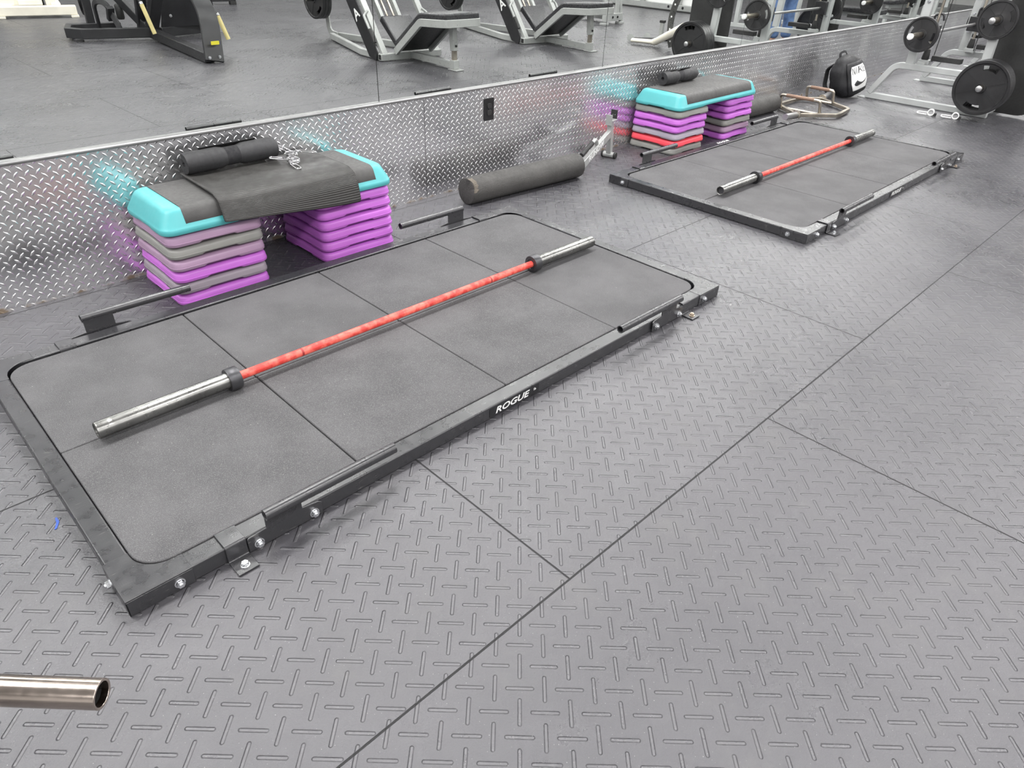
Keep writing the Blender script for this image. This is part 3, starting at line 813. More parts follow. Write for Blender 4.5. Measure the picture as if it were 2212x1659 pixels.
bm = NB(); beam(bm, rel(7.74, .30, .06), rel(9.26, .30, .06), .05, .06); fin('cross_rail', bm, 'silver_plain', SM, bevel=.005)
# storage pegs and the black guard panel
for y, z, x, xa in ((.462, .80, 7.715, 7.50), (.335, .285, 7.97, 7.36)):
    bm = NB(); tube(bm, [rel(xa, y, z), rel(x, y, z)], .0240, 24); q = fin('plate_peg', bm, 'worn_steel', SM)
    bm = NB(); lathe(bm, [(.026, -.01), (.026, .008), (.018, .014), (0, .014)], rel(xa, y, z), (-1, 0, 0), 20); fin('end_knob', bm, 'trim', q)
bm = NB(); pl = rrect(.54, 1.45, .16, 8); prism(bm, pl, rel(7.98, .22, .745), (0, 1, 0), (0, 0, 1), (1, 0, 0), .03); fin('guard_panel', bm, 'rubber', SM, bevel=.004)
for k in range(4):
    plate(.226, .042, (7.43+k*.0435, .335+.002*k, .285), (1, 0, 0), 'big black iron plate on the low peg at the right edge, %s' % ['outermost of four', 'second of four', 'third of four', 'innermost of four'][k], 'big plates on the low peg', roll=R(8-k*5))
plate(.158, .032, (7.665, .462, .80), (1, 0, 0), 'medium black iron plate alone on the high storage peg at the right edge', 'black grip plates on the smith machine', roll=R(70))
plate(.150, .030, (7.575, BYc, BZc), (1, 0, 0), 'medium black iron plate on the near end of the low smith bar', 'black grip plates on the smith machine', roll=R(100))
plate(.150, .030, (9.425, BYc, BZc), (1, 0, 0), 'medium black iron plate on the far end of the low smith bar', 'black grip plates on the smith machine', roll=R(20))

# white clamp collars on the floor
def clamp(label, loc, rz):
    t = thing('clamp_collar', label, 'clamp collar', loc, rz, 'white clamp collars')
    bm = NB(); loopp = fillet([(-.02, -.018, .01), (-.10, -.026, .012), (-.105, .026, .02), (-.02, .018, .022)], .02, 5); tube(bm, loopp, .005, 8); fin('lever', bm, 'white', t)
    bm = NB(); lathe(bm, [(.022, -.015), (.030, -.015), (.030, .015), (.022, .015), (.022, -.015)], (.01, 0, .030), (0, 1, 0), 20); fin('ring', bm, 'white', t, bevel=.001)
    bm = NB(); bx2(bm, .03, .06, -.014, .014, .004, .028); fin('pad', bm, 'rubber', t, bevel=.003)
    return t
clamp('white clamp collar on the floor before the smith machine, nearer the backpack', (7.37, .66, 0), R(-80))
clamp('white clamp collar on the floor before the smith machine, nearer the big plates', (7.41, .46, 0), R(-75))

# ------------------------------------------------------------------ hex bar
t = thing('hex_bar', 'worn steel hex trap bar with rusty handles on the floor before the backpack', 'hex bar', (6.6, 1.5, 0))
LO2 = V((6.6, 1.5, 0))
hx = [V(p)-LO2 for p in ((6.17, 1.39, .03), (6.47, 1.145, .03), (6.80, 1.185, .03), (7.05, 1.56, .03), (6.90, 1.715, .03), (6.42, 1.70, .03))]
bm = NB(); pts = []
for i in range(6):
    a, b = hx[i], hx[(i+1) % 6]
    pts += [a.lerp(b, .08), a.lerp(b, .92)]
sweep(bm, pts, rect(.032, .032), closed=True); fin('hex_frame', bm, 'worn_steel', t, bevel=.004)
for a, b, nm in (((6.34, 1.655), (6.36, 1.24), 0), ((6.93, 1.68), (6.93, 1.38), 1)):
    a, b = V((*a, .03))-LO2, V((*b, .03))-LO2
    bm = NB(); tube(bm, [a, b], .013, 12); fin('handle_carrier', bm, 'worn_steel', t)
    off = V((-.05, 0, .12)); a2, b2 = a.lerp(b, .06), a.lerp(b, .94)
    bm = NB(); tube(bm, fillet([a2, a2+off, b2+off, b2], .03, 5), .0125, 12); h = fin('handle', bm, 'worn_steel', t)
    bm = NB(); tube(bm, [a2.lerp(b2, .15)+off, a2.lerp(b2, .85)+off], .0150, 14); fin('handle_grip', bm, 'rust_grip', h)
for p, d in ((hx[0], V((-1, -.13, .10))), (hx[3], V((1, .14, .10)))):
    d = d.normalized()
    bm = NB(); tube(bm, [p+V((0, 0, .0))-d*.01, p+d*.30], .0245, 20); fin('sleeve', bm, 'trim', t)
    bm = NB(); lathe(bm, [(0, 0), (.040, 0), (.040, .014), (.0, .014)], p, d, 24); fin('collar', bm, 'worn_steel', t)

# ------------------------------------------------------------------ backpack
t = thing('backpack', 'black nylon backpack with white printed panel, leaning on the steel wall', 'backpack', (7.58, 1.53, 0), R(-102))
t.rotation_euler = (R(13), 0, R(-102)); t.scale = (1, 1.04, .90); t.location.z = .016
# local +x = panel side normal ... y = width, z up
def bagpt(a, b):
    ca, sa = cos(a), sin(a); cb, sb = cos(b), sin(b)
    f = lambda q, e: math.copysign(abs(q)**e, q)
    x = .125*f(cb, .55)*f(ca, .7); y = .165*f(cb, .55)*f(sa, .7); z = .205+.205*f(sb, .75)
    k = z/.41
    x *= (1.12-.42*k**1.6); y *= (1.08-.26*k**2); x -= .07*k
    return V((x, y, z))
bm = NB(); rings = []
for j in range(25):
    b = -pi/2+pi*(j+.5)/25; rr = []
    for i in range(48):
        p = bagpt(2*pi*i/48, b); q = noise.noise(p*9)*.012+noise.noise(V((p.x*30, p.y*30, p.z*14))+V((3, 1, 2)))*.011
        p = p+V((p.x, p.y, 0)).normalized()*q; rr.append(p)
    rings.append(rr)
loft(bm, rings); fin('body', bm, 'nylon', t, smooth=60)
def onbag(u, v, off):   # u across, v up on the front (+x) face
    a = u; b = v; p = bagpt(a, b); p2 = bagpt(a+.02, b); p3 = bagpt(a, b+.02); n = (p2-p).cross(p3-p).normalized()
    q = noise.noise(p*9)*.012
    return p+V((p.x, p.y, 0)).normalized()*q+n*off
bm = NB(); rings = []
for j in range(12):
    v = -.75+1.5*j/11; rr = []
    for i in range(17):
        u = -.72+1.44*i/16; rr.append(onbag(u, v, .012+.012*cos(u*1.9)*cos(v*1.5)))
    rings.append([bm.verts.new(p) for p in rr])
for A, B in zip(rings, rings[1:]):
    for i in range(16): bm.faces.new((A[i], A[i+1], B[i+1], B[i]))
o = fin('front_pocket', bm, 'nylon', t, smooth=60); m = o.modifiers.new('s', 'SOLIDIFY'); m.thickness = .012
PK = lambda q: (q[0]*.86, q[1]*.76+.04)
def decal(poly, off, m, name, parent, nsub=1):
    bm = NB(); vs = [bm.verts.new((x, y, 0)) for x, y in poly]; f = bm.faces.new(vs)
    bmesh.ops.triangulate(bm, faces=[f])
    for _ in range(3): bmesh.ops.subdivide_edges(bm, edges=[e for e in bm.edges if e.calc_length() > .08], cuts=1); bmesh.ops.triangulate(bm, faces=bm.faces)
    for v_ in bm.verts: v_.co = onbag(*PK(v_.co), off+.012*cos(PK(v_.co)[0]*1.9)*cos(PK(v_.co)[1]*1.5))
    o = fin(name, bm, m, parent, smooth=80); md = o.modifiers.new('s', 'SOLIDIFY'); md.thickness = .0015; return o
pn = decal([(-.50, -.66), (.44, -.66), (.60, -.2), (.56, .30), (.40, .60), (-.44, .60), (-.56, .30), (-.58, -.2)], .0160, 'white', 'printed_panel', t)
sw = [(-.46, -.24), (-.40, -.38), (-.26, -.46), (-.08, -.42), (.56, -.02), (.02, -.24), (-.16, -.28), (-.26, -.24), (-.28, -.14), (-.20, -.02), (-.36, -.12)]
sw = [(x*.85, (y+.24)*.6-.22) for x, y in sw]
decal([(-x, y) for x, y in sw[::-1]] if False else sw, .0190, 'black_paint', 'swoosh_mark', pn)
# letters as thin dark strokes
def seg(x0, y0, x1, y1, w_=.024):
    d = V((x1-x0, y1-y0, 0)).normalized(); n = V((-d.y, d.x, 0))*w_/2; return [(x0-n.x, y0-n.y), (x1-n.x, y1-n.y), (x1+n.x, y1+n.y), (x0+n.x, y0+n.y)]
strokes = []
for x0, L in ((-.46, 'N'), (-.16, 'I'), (-.04, 'K'), (.24, 'E')):
    if L == 'N': strokes += [(x0, .06, x0+.04, .46), (x0+.04, .46, x0+.18, .06), (x0+.18, .06, x0+.22, .46)]
    if L == 'I': strokes += [(x0, .06, x0+.04, .46)]
    if L == 'K': strokes += [(x0, .06, x0+.04, .46), (x0+.03, .24, x0+.22, .46), (x0+.05, .26, x0+.20, .06)]
    if L == 'E': strokes += [(x0, .06, x0+.04, .46), (x0, .06, x0+.18, .06), (x0+.02, .26, x0+.18, .26), (x0+.04, .46, x0+.22, .46)]
bm = NB()
tmp = []
for s_ in [(a, b+.07, c, d_+.07) for a, b, c, d_ in strokes]:
    bm2 = seg(*s_)
    vs = []
    (a, b), (c, d_) = bm2[0], bm2[1]
    n = 5; A = []; B = []
    for k in range(n+1):
        f = k/n
        p = (bm2[0][0]*(1-f)+bm2[1][0]*f, bm2[0][1]*(1-f)+bm2[1][1]*f); q = (bm2[3][0]*(1-f)+bm2[2][0]*f, bm2[3][1]*(1-f)+bm2[2][1]*f)
        p, q = PK(p), PK(q)
        A.append(bm.verts.new(onbag(*p, .0190+.012*cos(p[0]*1.9)*cos(p[1]*1.5)))); B.append(bm.verts.new(onbag(*q, .0190+.012*cos(q[0]*1.9)*cos(q[1]*1.5))))
    for k in range(n): bm.faces.new((A[k], A[k+1], B[k+1], B[k]))
o = fin('letters', bm, 'black_paint', pn, smooth=0)
bm = NB(); sweep(bm, fillet([(-.10, -.05, .38), (-.12, -.04, .44), (-.12, .04, .44), (-.10, .05, .38)], .03, 5), rect(.022, .005)); fin('top_handle', bm, 'strap', t)
for s in (-1, 1):
    bm = NB(); sweep(bm, fillet([(-.10, s*.07, .36), (-.20, s*.09, .28), (-.20, s*.11, .10), (-.12, s*.13, .02)], .08, 7), rect(.05, .012), upv=V((1, 0, 0))); fin('shoulder_strap', bm, 'strap', t, bevel=.002)

# small litter: blue tape scrap on the tread
bm = NB(); prism(bm, [(0, 0), (.004, .001), (.008, .014), (.004, .024), (.001, .023), (.003, .013)], (-.1014, .349, .0005), (1.4, -.4, 0), (.55, 1.95, 0), (0, 0, 1), .0012)
tag(fin('tape_scrap', bm, 'blue', smooth=0), 'tiny scrap of blue tape on the rubber floor left of the nearer platform', 'tape scrap')
#__REFLECTED__
# ------------------------------------------------------------------ second smith machine farther right, same make
S2 = dup(SM, (SM.location.x+3.27, SM.location.y-.02, 0), 0, 'pale grey smith machine beyond the first one, seen past its uprights and in the mirror')
plate(.150, .030, (7.575+3.27, BYc-.02, BZc), (1, 0, 0), 'black iron plate on the bar of the farther smith machine, its near end', 'black grip plates on the smith machine')
plate(.150, .030, (9.425+3.27, BYc-.02, BZc), (1, 0, 0), 'black iron plate on the bar of the farther smith machine, its far end', 'black grip plates on the smith machine')
for k in range(2):
    plate(.226, .042, (7.43+3.27+k*.0435, .315, .285), (1, 0, 0), 'big black plate on the low peg of the farther smith machine, %s one' % ('outer', 'inner')[k], 'big plates on the low peg')

# ------------------------------------------------------------------ leg presses behind the viewer (seen in the mirror)
def leg_press(label, loc, rz):
    t = thing('leg_press', label, 'leg press', loc, rz, 'leg press machines')
    for s in (-1, 1):
        bm = NB(); sweep(bm, [(s*.37, .02, .045), (s*.37, -.45, .045), (s*.05, -1.72, .045)], rect(.06, .07)); fin('base_tube', bm, 'silver', t, bevel=.006)
    bm = NB(); sweep(bm, [(-.42, 0, .045), (.42, 0, .045)], rect(.07, .07)); c = fin('cross_tube', bm, 'silver', t, bevel=.005)
    for s in (-1, 1):
        bm = NB(); box(bm, (s*.42, 0, .045), (.003, .05, .05)); fin('open_end', bm, 'tube_dark', c)
    bm = NB(); sweep(bm, [(0, 0, .05), (0, .82, .05)], rect(.055, .07)); fin('foot_tube', bm, 'silver', t, bevel=.005)
    bm = NB(); bx2(bm, -.055, .055, .78, .93, 0, .012); bx2(bm, -.035, .035, .79, .87, .012, .10); fin('foot_plate', bm, 'silver', t, bevel=.004)
    bm = NB(); beam(bm, (0, .83, .08), (0, .83, .24), .045, .045); fin('post', bm, 'worn_steel', t, bevel=.003)
    bm = NB(); beam(bm, (0, .83, .19), (0, .80, .47), .065, .065); p = fin('post_sleeve', bm, 'silver', t, bevel=.005); bolt(p, (0, .863, .24), (0, 1, .1), 'black_paint')
    bm = NB(); sweep(bm, fillet([(0, -1.66, .045), (0, -1.86, .06), (0, -1.90, .40), (0, -1.86, 1.1)], .22, 10), rect(.09, .022), upv=V((1, 0, 0))); fin('rear_post', bm, 'silver', t, bevel=.003)
    # inclined rails
    d = V((0, -.62, .785)).normalized()
    for s in (-1, 1):
        bm = NB(); a = V((s*.36, .02, .05)); sweep(bm, [a, a+d*1.9], rect(.07, .05)); r = fin('sled_rail', bm, 'silver', t, bevel=.005)
        bm = NB(); a = V((s*.12, -.36, .36)); sweep(bm, [a, a+d*1.5], rect(.045, .06)); fin('inner_rail', bm, 'silver', t, bevel=.004)
        bm = NB(); a = V((s*.045, -.36, .38)); tube(bm, [a, a+d*1.5], .013, 14); fin('guide_rod', bm, 'worn_steel', t)
        hp = V((s*.43, -.20, .36))
        bm = NB(); tube(bm, fillet([hp-d*.10, hp+d*.10, hp+d*.13+V((-s*.06, 0, .02))], .03, 5), .014, 12); h = fin('safety_handle', bm, 'silver', t)
        bm = NB(); tube(bm, [hp-d*.22, hp-d*.06], .018, 14); fin('handle_grip', bm, 'rubber', h)
    bm = NB(); e1 = V((0, -.785, -.62)).normalized()
    prism(bm, [(0, 0), (1.7, 0), (1.7, .20), (.05, .20), (-.06, .10)], V((-.415, -.04, .10)), d, V((0, -.785, -.62)).normalized()*.9, (-1, 0, 0), .012); g = fin('side_shroud', bm, 'black_paint', t, bevel=.003)
    text('lettering', 'A', .17, basis(-e1, d, V((-.429, -.04, .10))+d*.50+e1*.09), 'white', g, ext=.0005, bold=.003)
    bm = NB(); prism(bm, rrect(.62, .5, .05), V((0, -.86, .95)), (1, 0, 0), V((0, .785, .62)), -d, .03); fin('foot_platform', bm, 'black_paint', t, bevel=.004)
    bm = NB(); tube(bm, [V((-.75, -.95, .98)), V((.75, -.95, .98))], .025, 18); fin('sled_peg', bm, 'dark_steel', t)
    bm = NB(); tube(bm, [V((-.28, -1.88, .46)), V((.12, -1.90, .46))], .024, 18); fin('plate_peg', bm, 'dark_steel', t)
    # seat and reclining back pad on a shaped silver frame
    def slab(name, pts, wid, th, m, wid2=None, bev=.02):
        bm = NB(); pts = fillet(pts, .18, 6); rings = sweep(bm, pts, rect(wid, th), upv=V((0, 0, 1))); return fin(name, bm, m, t, bevel=bev, seg=4)
    slab('seat_pad', [(0, .0, .17), (0, -.30, .40)], .40, .075, 'vinyl')
    slab('seat_frame', [(0, .02, .115), (0, -.28, .35)], .34, .03, 'silver', bev=.004)
    bp = [(0, .02, .15), (0, .52, .50), (0, .98, .53)]
    slab('back_pad', bp, .46, .075, 'vinyl')
    bp2 = [(p[0], p[1]+.03, p[2]-.055) for p in bp]
    bm = NB(); L_ = [V(p)+V((-.235, 0, 0)) for p in bp2]; Rr = [V(p)+V((.235, 0, 0)) for p in bp2]
    loop = fillet([L_[0]]+L_[1:]+Rr[::-1][:2]+[Rr[0]], .10, 6)
    sweep(bm, loop, rect(.035, .075), upv=V((0, 0, 1))); fin('back_frame', bm, 'silver', t, bevel=.004)
    slab('back_board', [(p[0], p[1]+.02, p[2]-.045) for p in bp], .42, .02, 'black_paint', bev=.002)
    return t
LPX = 5.27
leg_press('silver leg press seen in the mirror above the outlet, its back pad towards the wall', (LPX, -2.03, 0), R(4))
leg_press('silver leg press in the mirror above the farther step stack, right of the other', (LPX+2.37, -2.06, 0), R(4))
for i, lx in enumerate((LPX, LPX+2.37)):
    w_ = ('left', 'right')[i]
    for k in range(3):
        plate(.226, .042, (lx-.05-.09*i+k*.045, -3.89, .46), (1, 0, .0), 'big black plate on rear peg of the %s leg press, %s of three' % (w_, ('outermost', 'middle', 'innermost')[k]), 'plates on the leg presses', roll=R(40))
    plate(.226, .042, (lx-.55, -3.0, .98), (1, 0, 0), 'big black plate on the left sled peg of the %s leg press' % w_, 'plates on the leg presses')
    plate(.226, .042, (lx+.66, -3.0, .98), (1, 0, 0), 'big black plate on the right sled peg of the %s leg press' % w_, 'plates on the leg presses')

# ------------------------------------------------------------------ black plate-loaded machine (mirror, top left)
t = thing('row_machine', 'black plate-loaded machine with cream grips and arched foot, top left of the mirror', 'exercise machine', (3.5, -4.91, 0))
O = V((3.5, -4.95, 0))
def q3(*p): return V(p)-O
bm = NB(); loop = [q3(3.45, -4.88, .085), q3(2.76, -5.12, .085), q3(2.66, -5.30, .085), q3(2.78, -5.62, .085), q3(3.35, -5.52, .085)]
sweep(bm, loop, rect(.07, .11), upv=V((0, 0, 1))); fin('base_loop', bm, 'black_paint', t, bevel=.008)
for p in (q3(2.72, -5.14, .015), q3(2.80, -5.58, .015)):
    bm = NB(); lathe(bm, [(0, 0), (.04, 0), (.04, .02), (0, .02)], p-V((0, 0, .015)), (0, 0, 1), 16); fin('rubber_foot', bm, 'rubber', t)
bm = NB(); beam(bm, q3(3.50, -4.95, .07), q3(3.30, -3.02, .055), .11, .10); fin('main_beam', bm, 'black_paint', t, bevel=.008)
bm = NB(); sweep(bm, fillet([q3(3.33, -2.98, .02), q3(3.42, -3.12, .45), q3(3.50, -3.75, .86), q3(3.52, -4.35, 1.0)], .5, 14), rect(.035, .20), upv=V((1, 0, 0))); f = fin('arched_foot', bm, 'black_paint', t, bevel=.004)
bm = NB(); ex = V((1, -.0, 0)); nrm = V((0, 1, -.12)).normalized()
prism(bm, rrect(.09, .035, .004), q3(3.365, -2.985, .20)+nrm*.02, ex, nrm.cross(ex)*-1, nrm, .004); fin('yellow_label', bm, 'yellow_label', f)
for x in (3.28, 3.39): bolt(f, q3(x, -2.965, .06), (0, 1, 0), r=.013)
for (a, b, w_, h_) in (((3.50, -4.95, .10), (3.62, -4.35, 1.05), .15, .07), ((3.44, -5.05, .10), (3.42, -4.70, 1.05), .12, .07), ((3.46, -4.93, .10), (3.18, -5.45, .66), .07, .09), ((3.62, -4.35, 1.0), (3.5, -5.4, 1.3), .10, .08)):
    bm = NB(); beam(bm, q3(*a), q3(*b), w_, h_); fin('frame_beam', bm, 'black_paint', t, bevel=.006)
bm = NB(); prism(bm, [(0, 0), (.75, 0), (.60, .62), (.1, .70)], q3(3.62, -4.95, .12), (1, .0, 0), (0, .25, 1), (0, 1, 0), .012); g = fin('gusset_plate', bm, 'black_paint', t, bevel=.002)
for x, z in ((3.75, .25), (3.85, .5), (4.2, .25), (3.7, .62)): bolt(g, q3(x, -4.93+.25*(z-.12), z), (0, 1, 0), r=.014)
bm = NB(); sweep(bm, [q3(3.6, -4.95, .07), q3(4.40, -5.10, .07)], rect(.09, .11)); fin('side_beam', bm, 'black_paint', t, bevel=.006)
for a, b in (((3.26, -4.45, .44), (3.31, -4.38, .13)), ((3.66, -3.42, .40), (3.72, -3.38, .16))):
    bm = NB(); a_, b_ = q3(*a), q3(*b); tube(bm, fillet([b_, a_, a_+V((-.02, -.06, .09)), a_+V((.05, -.30, .02))], .05, 5), .017, 14); h = fin('handle', bm, 'black_paint', t)
    bm = NB(); tube(bm, [a_+(b_-a_)*.02, b_], .023, 18); fin('cream_grip', bm, 'yellow', h)
    bm = NB(); tube(bm, [a_+V((-.003, -.01, .015)), a_+(b_-a_)*.03], .024, 18); fin('grip_collar', bm, 'chrome', h)
bm = NB(); beam(bm, q3(3.03, -5.60, .12), q3(3.06, -5.62, 1.2), .09, .06); fin('mast', bm, 'black_paint', t, bevel=.005)
bm = NB(); sweep(bm, fillet([q3(3.06, -5.42, .10), q3(3.04, -5.36, .40), q3(3.12, -5.18, .40), q3(3.16, -5.02, .12)], .15, 8), rect(.06, .03), upv=V((1, 0, 0))); a_ = fin('curved_arm', bm, 'black_paint', t, bevel=.003)
bm = NB(); box(bm, q3(3.13, -5.13, .28), (.08, .06, .16), M.Rotation(R(-25), 3, 'X')); fin('arm_block', bm, 'black_paint', t, bevel=.006)
bm = NB(); lathe(bm, [(.035, 0), (.045, .02), (.045, .15), (.03, .17), (0, .17)], q3(3.28, -5.25, .20), (0, 0, 1), 18); fin('stopper', bm, 'rubber', t)
plate(.20, .045, (3.07, -5.80, .40), (.9, .4, 0), 'black plate behind the mast of the black machine, top left of the mirror', 'plates on the leg presses')

# white machine base (mirror, far top left)
t = thing('cable_machine', 'cream white machine base with steps, in the very top left of the mirror', 'exercise machine', (3.0, -7.6, 0), R(15))
bm = NB(); bx2(bm, -.48, .50, -.07, .07, .03, .15); fin('front_beam', bm, 'cream', t, bevel=.012)
for s in (-.44, .46):
    bm = NB(); bx2(bm, s-.05, s+.05, -.08, .10, 0, .03); fin('foot', bm, 'cream', t, bevel=.006)
for s, w_ in ((-.35, .16), (.26, .12)):
    bm = NB(); beam(bm, (s, -.05, .12), (s-.05, -1.0, .20), w_, .12); fin('side_beam', bm, 'cream', t, bevel=.01)
for s in (-.22, .20):
    bm = NB(); beam(bm, (s, -.12, .12), (s, -.2, 1.9), .12, .09); fin('upright', bm, 'cream', t, bevel=.01)
bm = NB(); bx2(bm, -.42, -.24, -.3, -.05, .15, .30); bx2(bm, -.2, .10, -.25, -.06, .15, .22); fin('step_block', bm, 'cream', t, bevel=.01)
bm = NB(); bx2(bm, -.12, .12, -.5, -.3, .1, 1.2); fin('weight_stack', bm, 'iron', t, bevel=.004)

# dark machine base at the far back
t = thing('bench_frame', 'low black frame foot at the top edge of the mirror, between two machines', 'exercise machine', (5.7, -8.2, 0), R(12))
bm = NB(); bx2(bm, -.9, .55, -.05, .05, .05, .17); fin('base_beam', bm, 'black_paint', t, bevel=.006)
for s in (-.85, .50):
    bm = NB(); bx2(bm, s-.05, s+.05, -.06, .06, 0, .05); fin('foot', bm, 'rubber', t, bevel=.004)
bm = NB(); beam(bm, (-.3, 0, .1), (-.3, -.3, 1.3), .09, .07); fin('upright', bm, 'black_paint', t, bevel=.006)

# a-frame machine (mirror, above right of the farther leg press)
def aframe(label, loc, rz):
    t = thing('cable_column', label, 'exercise machine', loc, rz)
    bm = NB(); bx2(bm, -.45, .02, -.035, .035, .055, .165); c = fin('foot_beam', bm, 'silver', t, bevel=.006)
    for k in (-.25, -.12): bolt(c, (k, .036, .11), (0, 1, 0), 'black_paint', .016)
    bm = NB(); bx2(bm, -.06, .06, -.05, .05, 0, .035); bx2(bm, -.48, -.36, -.05, .05, 0, .035); fin('foot_plate', bm, 'silver', t, bevel=.005)
    for a, b in (((.03, 0, .03), (-.16, -.1, 1.2)), ((-.10, 0, .16), (-.13, -.05, 1.5)), ((-.42, 0, .16), (-.22, -.1, 1.3))):
        bm = NB(); beam(bm, a, b, .06, .05, upv=V((0, 1, 0))); fin('upright', bm, 'silver', t, bevel=.005)
    bm = NB(); bx2(bm, -.35, -.18, -.45, -.15, .12, .24); fin('rear_box', bm, 'silver', t, bevel=.006)
    bm = NB(); bx2(bm, -.14, .0, -.75, -.05, .05, .12); fin('rear_beam', bm, 'silver', t, bevel=.006)
    return t
aframe('silver A-shaped column foot in the mirror just right of the farther leg press pad', (10.40, -2.85, 0), 0)

# cable crossover with a long base rail and pale panels
t = thing('crossover_frame', 'long silver base rail with two uprights and pale panels, top of the mirror', 'exercise machine', (13.1, -3.7, 0), 0)
bm = NB(); bx2(bm, -.04, .04, -1.6, 1.3, .02, .12); c = fin('base_rail', bm, 'silver', t, bevel=.005)
for k in (.05, .16, .24, .38): bolt(c, (-.041, k, .075), (-1, 0, 0), 'black_paint', .02)
for k in (-.6, .25, 1.2):
    bm = NB(); bx2(bm, -.04, .04, k-.05, k+.05, .12, 2.1); fin('upright', bm, 'silver', t, bevel=.005)
bm = NB(); bx2(bm, .05, .09, -1.6, 1.3, .10, 1.9); fin('pale_panel', bm, 'white', t, bevel=.003)
bm = NB(); bx2(bm, -.10, .12, -1.65, 1.35, 0, .02); fin('black_skid', bm, 'rubber', t)

# landmine style lever by the big plates
t = thing('lever_arm', 'pale round lever tube with flattened open end on the floor, left of the mirrored plates', 'lever arm', (8.6, -1.1, 0))
O = V((8.6, -1.1, 0))
bm = NB(); a, b, c = q3(8.62, -1.30, .05), q3(8.72, -.98, .055), q3(8.28, -.30, .34)
pp = fillet([a, b, c], .12, 8); rings = sweep(bm, pp, circ(.045, 20), cap=False)
for i, rg in enumerate(rings[:6]):
    k = max(0, 1-i/5)
    for v_ in rg:
        v_.co = V((v_.co.x, v_.co.y, .05+(v_.co.z-.05)*(1-.42*k))); 
        ce = pp[i]; dd = V((v_.co.x-ce.x, v_.co.y-ce.y, 0)); v_.co += dd*.4*k
o = fin('tube', bm, 'cream', t); m_ = o.modifiers.new('s', 'SOLIDIFY'); m_.thickness = .004
for p in ((8.82, -1.47, .035), (9.18, -1.44, .035)):
    bm = NB(); lathe(bm, [(0, 0), (.020, 0), (.020, .02), (.048, .022), (.048, .03), (.02, .032), (0, .032)], q3(p[0], p[1], .047), (-.8, .5, .1), 20); fin('pivot_disc', bm, 'silver', t)
bm = NB(); tube(bm, [q3(8.84, -1.46, .03), q3(9.30, -1.10, .03)], .025, 14); fin('axle', bm, 'black_paint', t)
bm = NB(); beam(bm, q3(8.9, -1.02, .05), q3(8.9, -1.02, .28), .05, .05); u = fin('short_post', bm, 'silver', t, bevel=.004)
bm = NB(); bx2(bm, .3-.032, .3+.032, .08-.032, .08+.032, .28, .31); fin('post_cap', bm, 'rubber', u, bevel=.003)
bm = NB(); pts = []
for k in range(22):
    a_ = R(205-k*6.2); pts.append(q3(8.6, -.02+.68*cos(a_), .33+.68*sin(a_)+.0))
sweep(bm, pts, rect(.085, .016), upv=V((1, 0, 0))); h = fin('adjuster_arc', bm, 'dark_steel', t, bevel=.002)
for k in range(1, 20, 2):
    p, p2 = pts[k], pts[k+1]; d_ = (p2-p).normalized()
    bm = NB(); lathe(bm, [(.012, 0), (.012, .001), (0, .001)], p+V((-.0082, 0, 0)), (-1, 0, 0), 12); fin('pin_hole', bm, 'white', h)
bm = NB(); beam(bm, q3(8.28, -.31, .33), q3(8.6, -.20, .02), .05, .05); fin('brace', bm, 'silver', t, bevel=.004)

# benches
def bench(label, loc, rz, seat='vinyl'):
    t = thing('weight_bench', label, 'bench', loc, rz, 'black padded benches')
    bm = NB(); prism(bm, rrect(1.15, .28, .05, 5), (0, 0, .40), (1, 0, 0), (0, 1, 0), (0, 0, 1), .07); fin('pad', bm, 'vinyl', t, bevel=.02, seg=4)
    bm = NB(); bx2(bm, -.5, .5, -.03, .03, .34, .40); fin('spine', bm, 'silver_plain', t, bevel=.004)
    for s in (-.42, .42):
        bm = NB(); beam(bm, (s, 0, .36), (s*1.1, 0, .04), .06, .05, upv=V((0, 1, 0))); fin('leg', bm, 'silver_plain', t, bevel=.004)
        bm = NB(); bx2(bm, s*1.1-.03, s*1.1+.03, -.25, .25, 0, .05); fin('foot', bm, 'silver_plain', t, bevel=.004)
    return t
bench('black padded bench with grey legs standing inside the farther smith machine', (12.0, .25, 0), R(95))
bench('black padded bench with grey legs beyond both smith machines, top right of the mirror', (14.6, .2, 0), R(10))
def rack(label, loc, rz):
    t = thing('squat_rack', label, 'rack', loc, rz, 'grey squat racks')
    for sx in (-.6, .6):
        for sy in (-.5, .5):
            bm = NB(); bx2(bm, sx-.035, sx+.035, sy-.035, sy+.035, .05, 2.2); fin('upright', bm, 'silver_plain', t, bevel=.004)
        bm = NB(); bx2(bm, sx-.035, sx+.035, -.7, .7, 0, .06); fin('base_rail', bm, 'silver_plain', t, bevel=.004)
        bm = NB(); bx2(bm, sx-.03, sx+.03, -.5, .5, .60, .66); fin('safety_arm', bm, 'rubber', t, bevel=.004)
    bm = NB(); bx2(bm, -.565, .565, -.535, -.465, .1, .17); bx2(bm, -.565, .565, -.535, -.465, 2.1, 2.17); fin('cross_rail', bm, 'silver_plain', t, bevel=.004)
    return t
rack('grey squat rack far to the right beyond the smith machines, nearer of two', (15.2, .9, 0), 0)
rack('grey squat rack far to the right beyond the smith machines, farther of two', (17.6, .4, 0), R(3))
rack('grey squat rack out on the floor, behind the person in jeans', (12.6, -1.1, 0), R(-5))

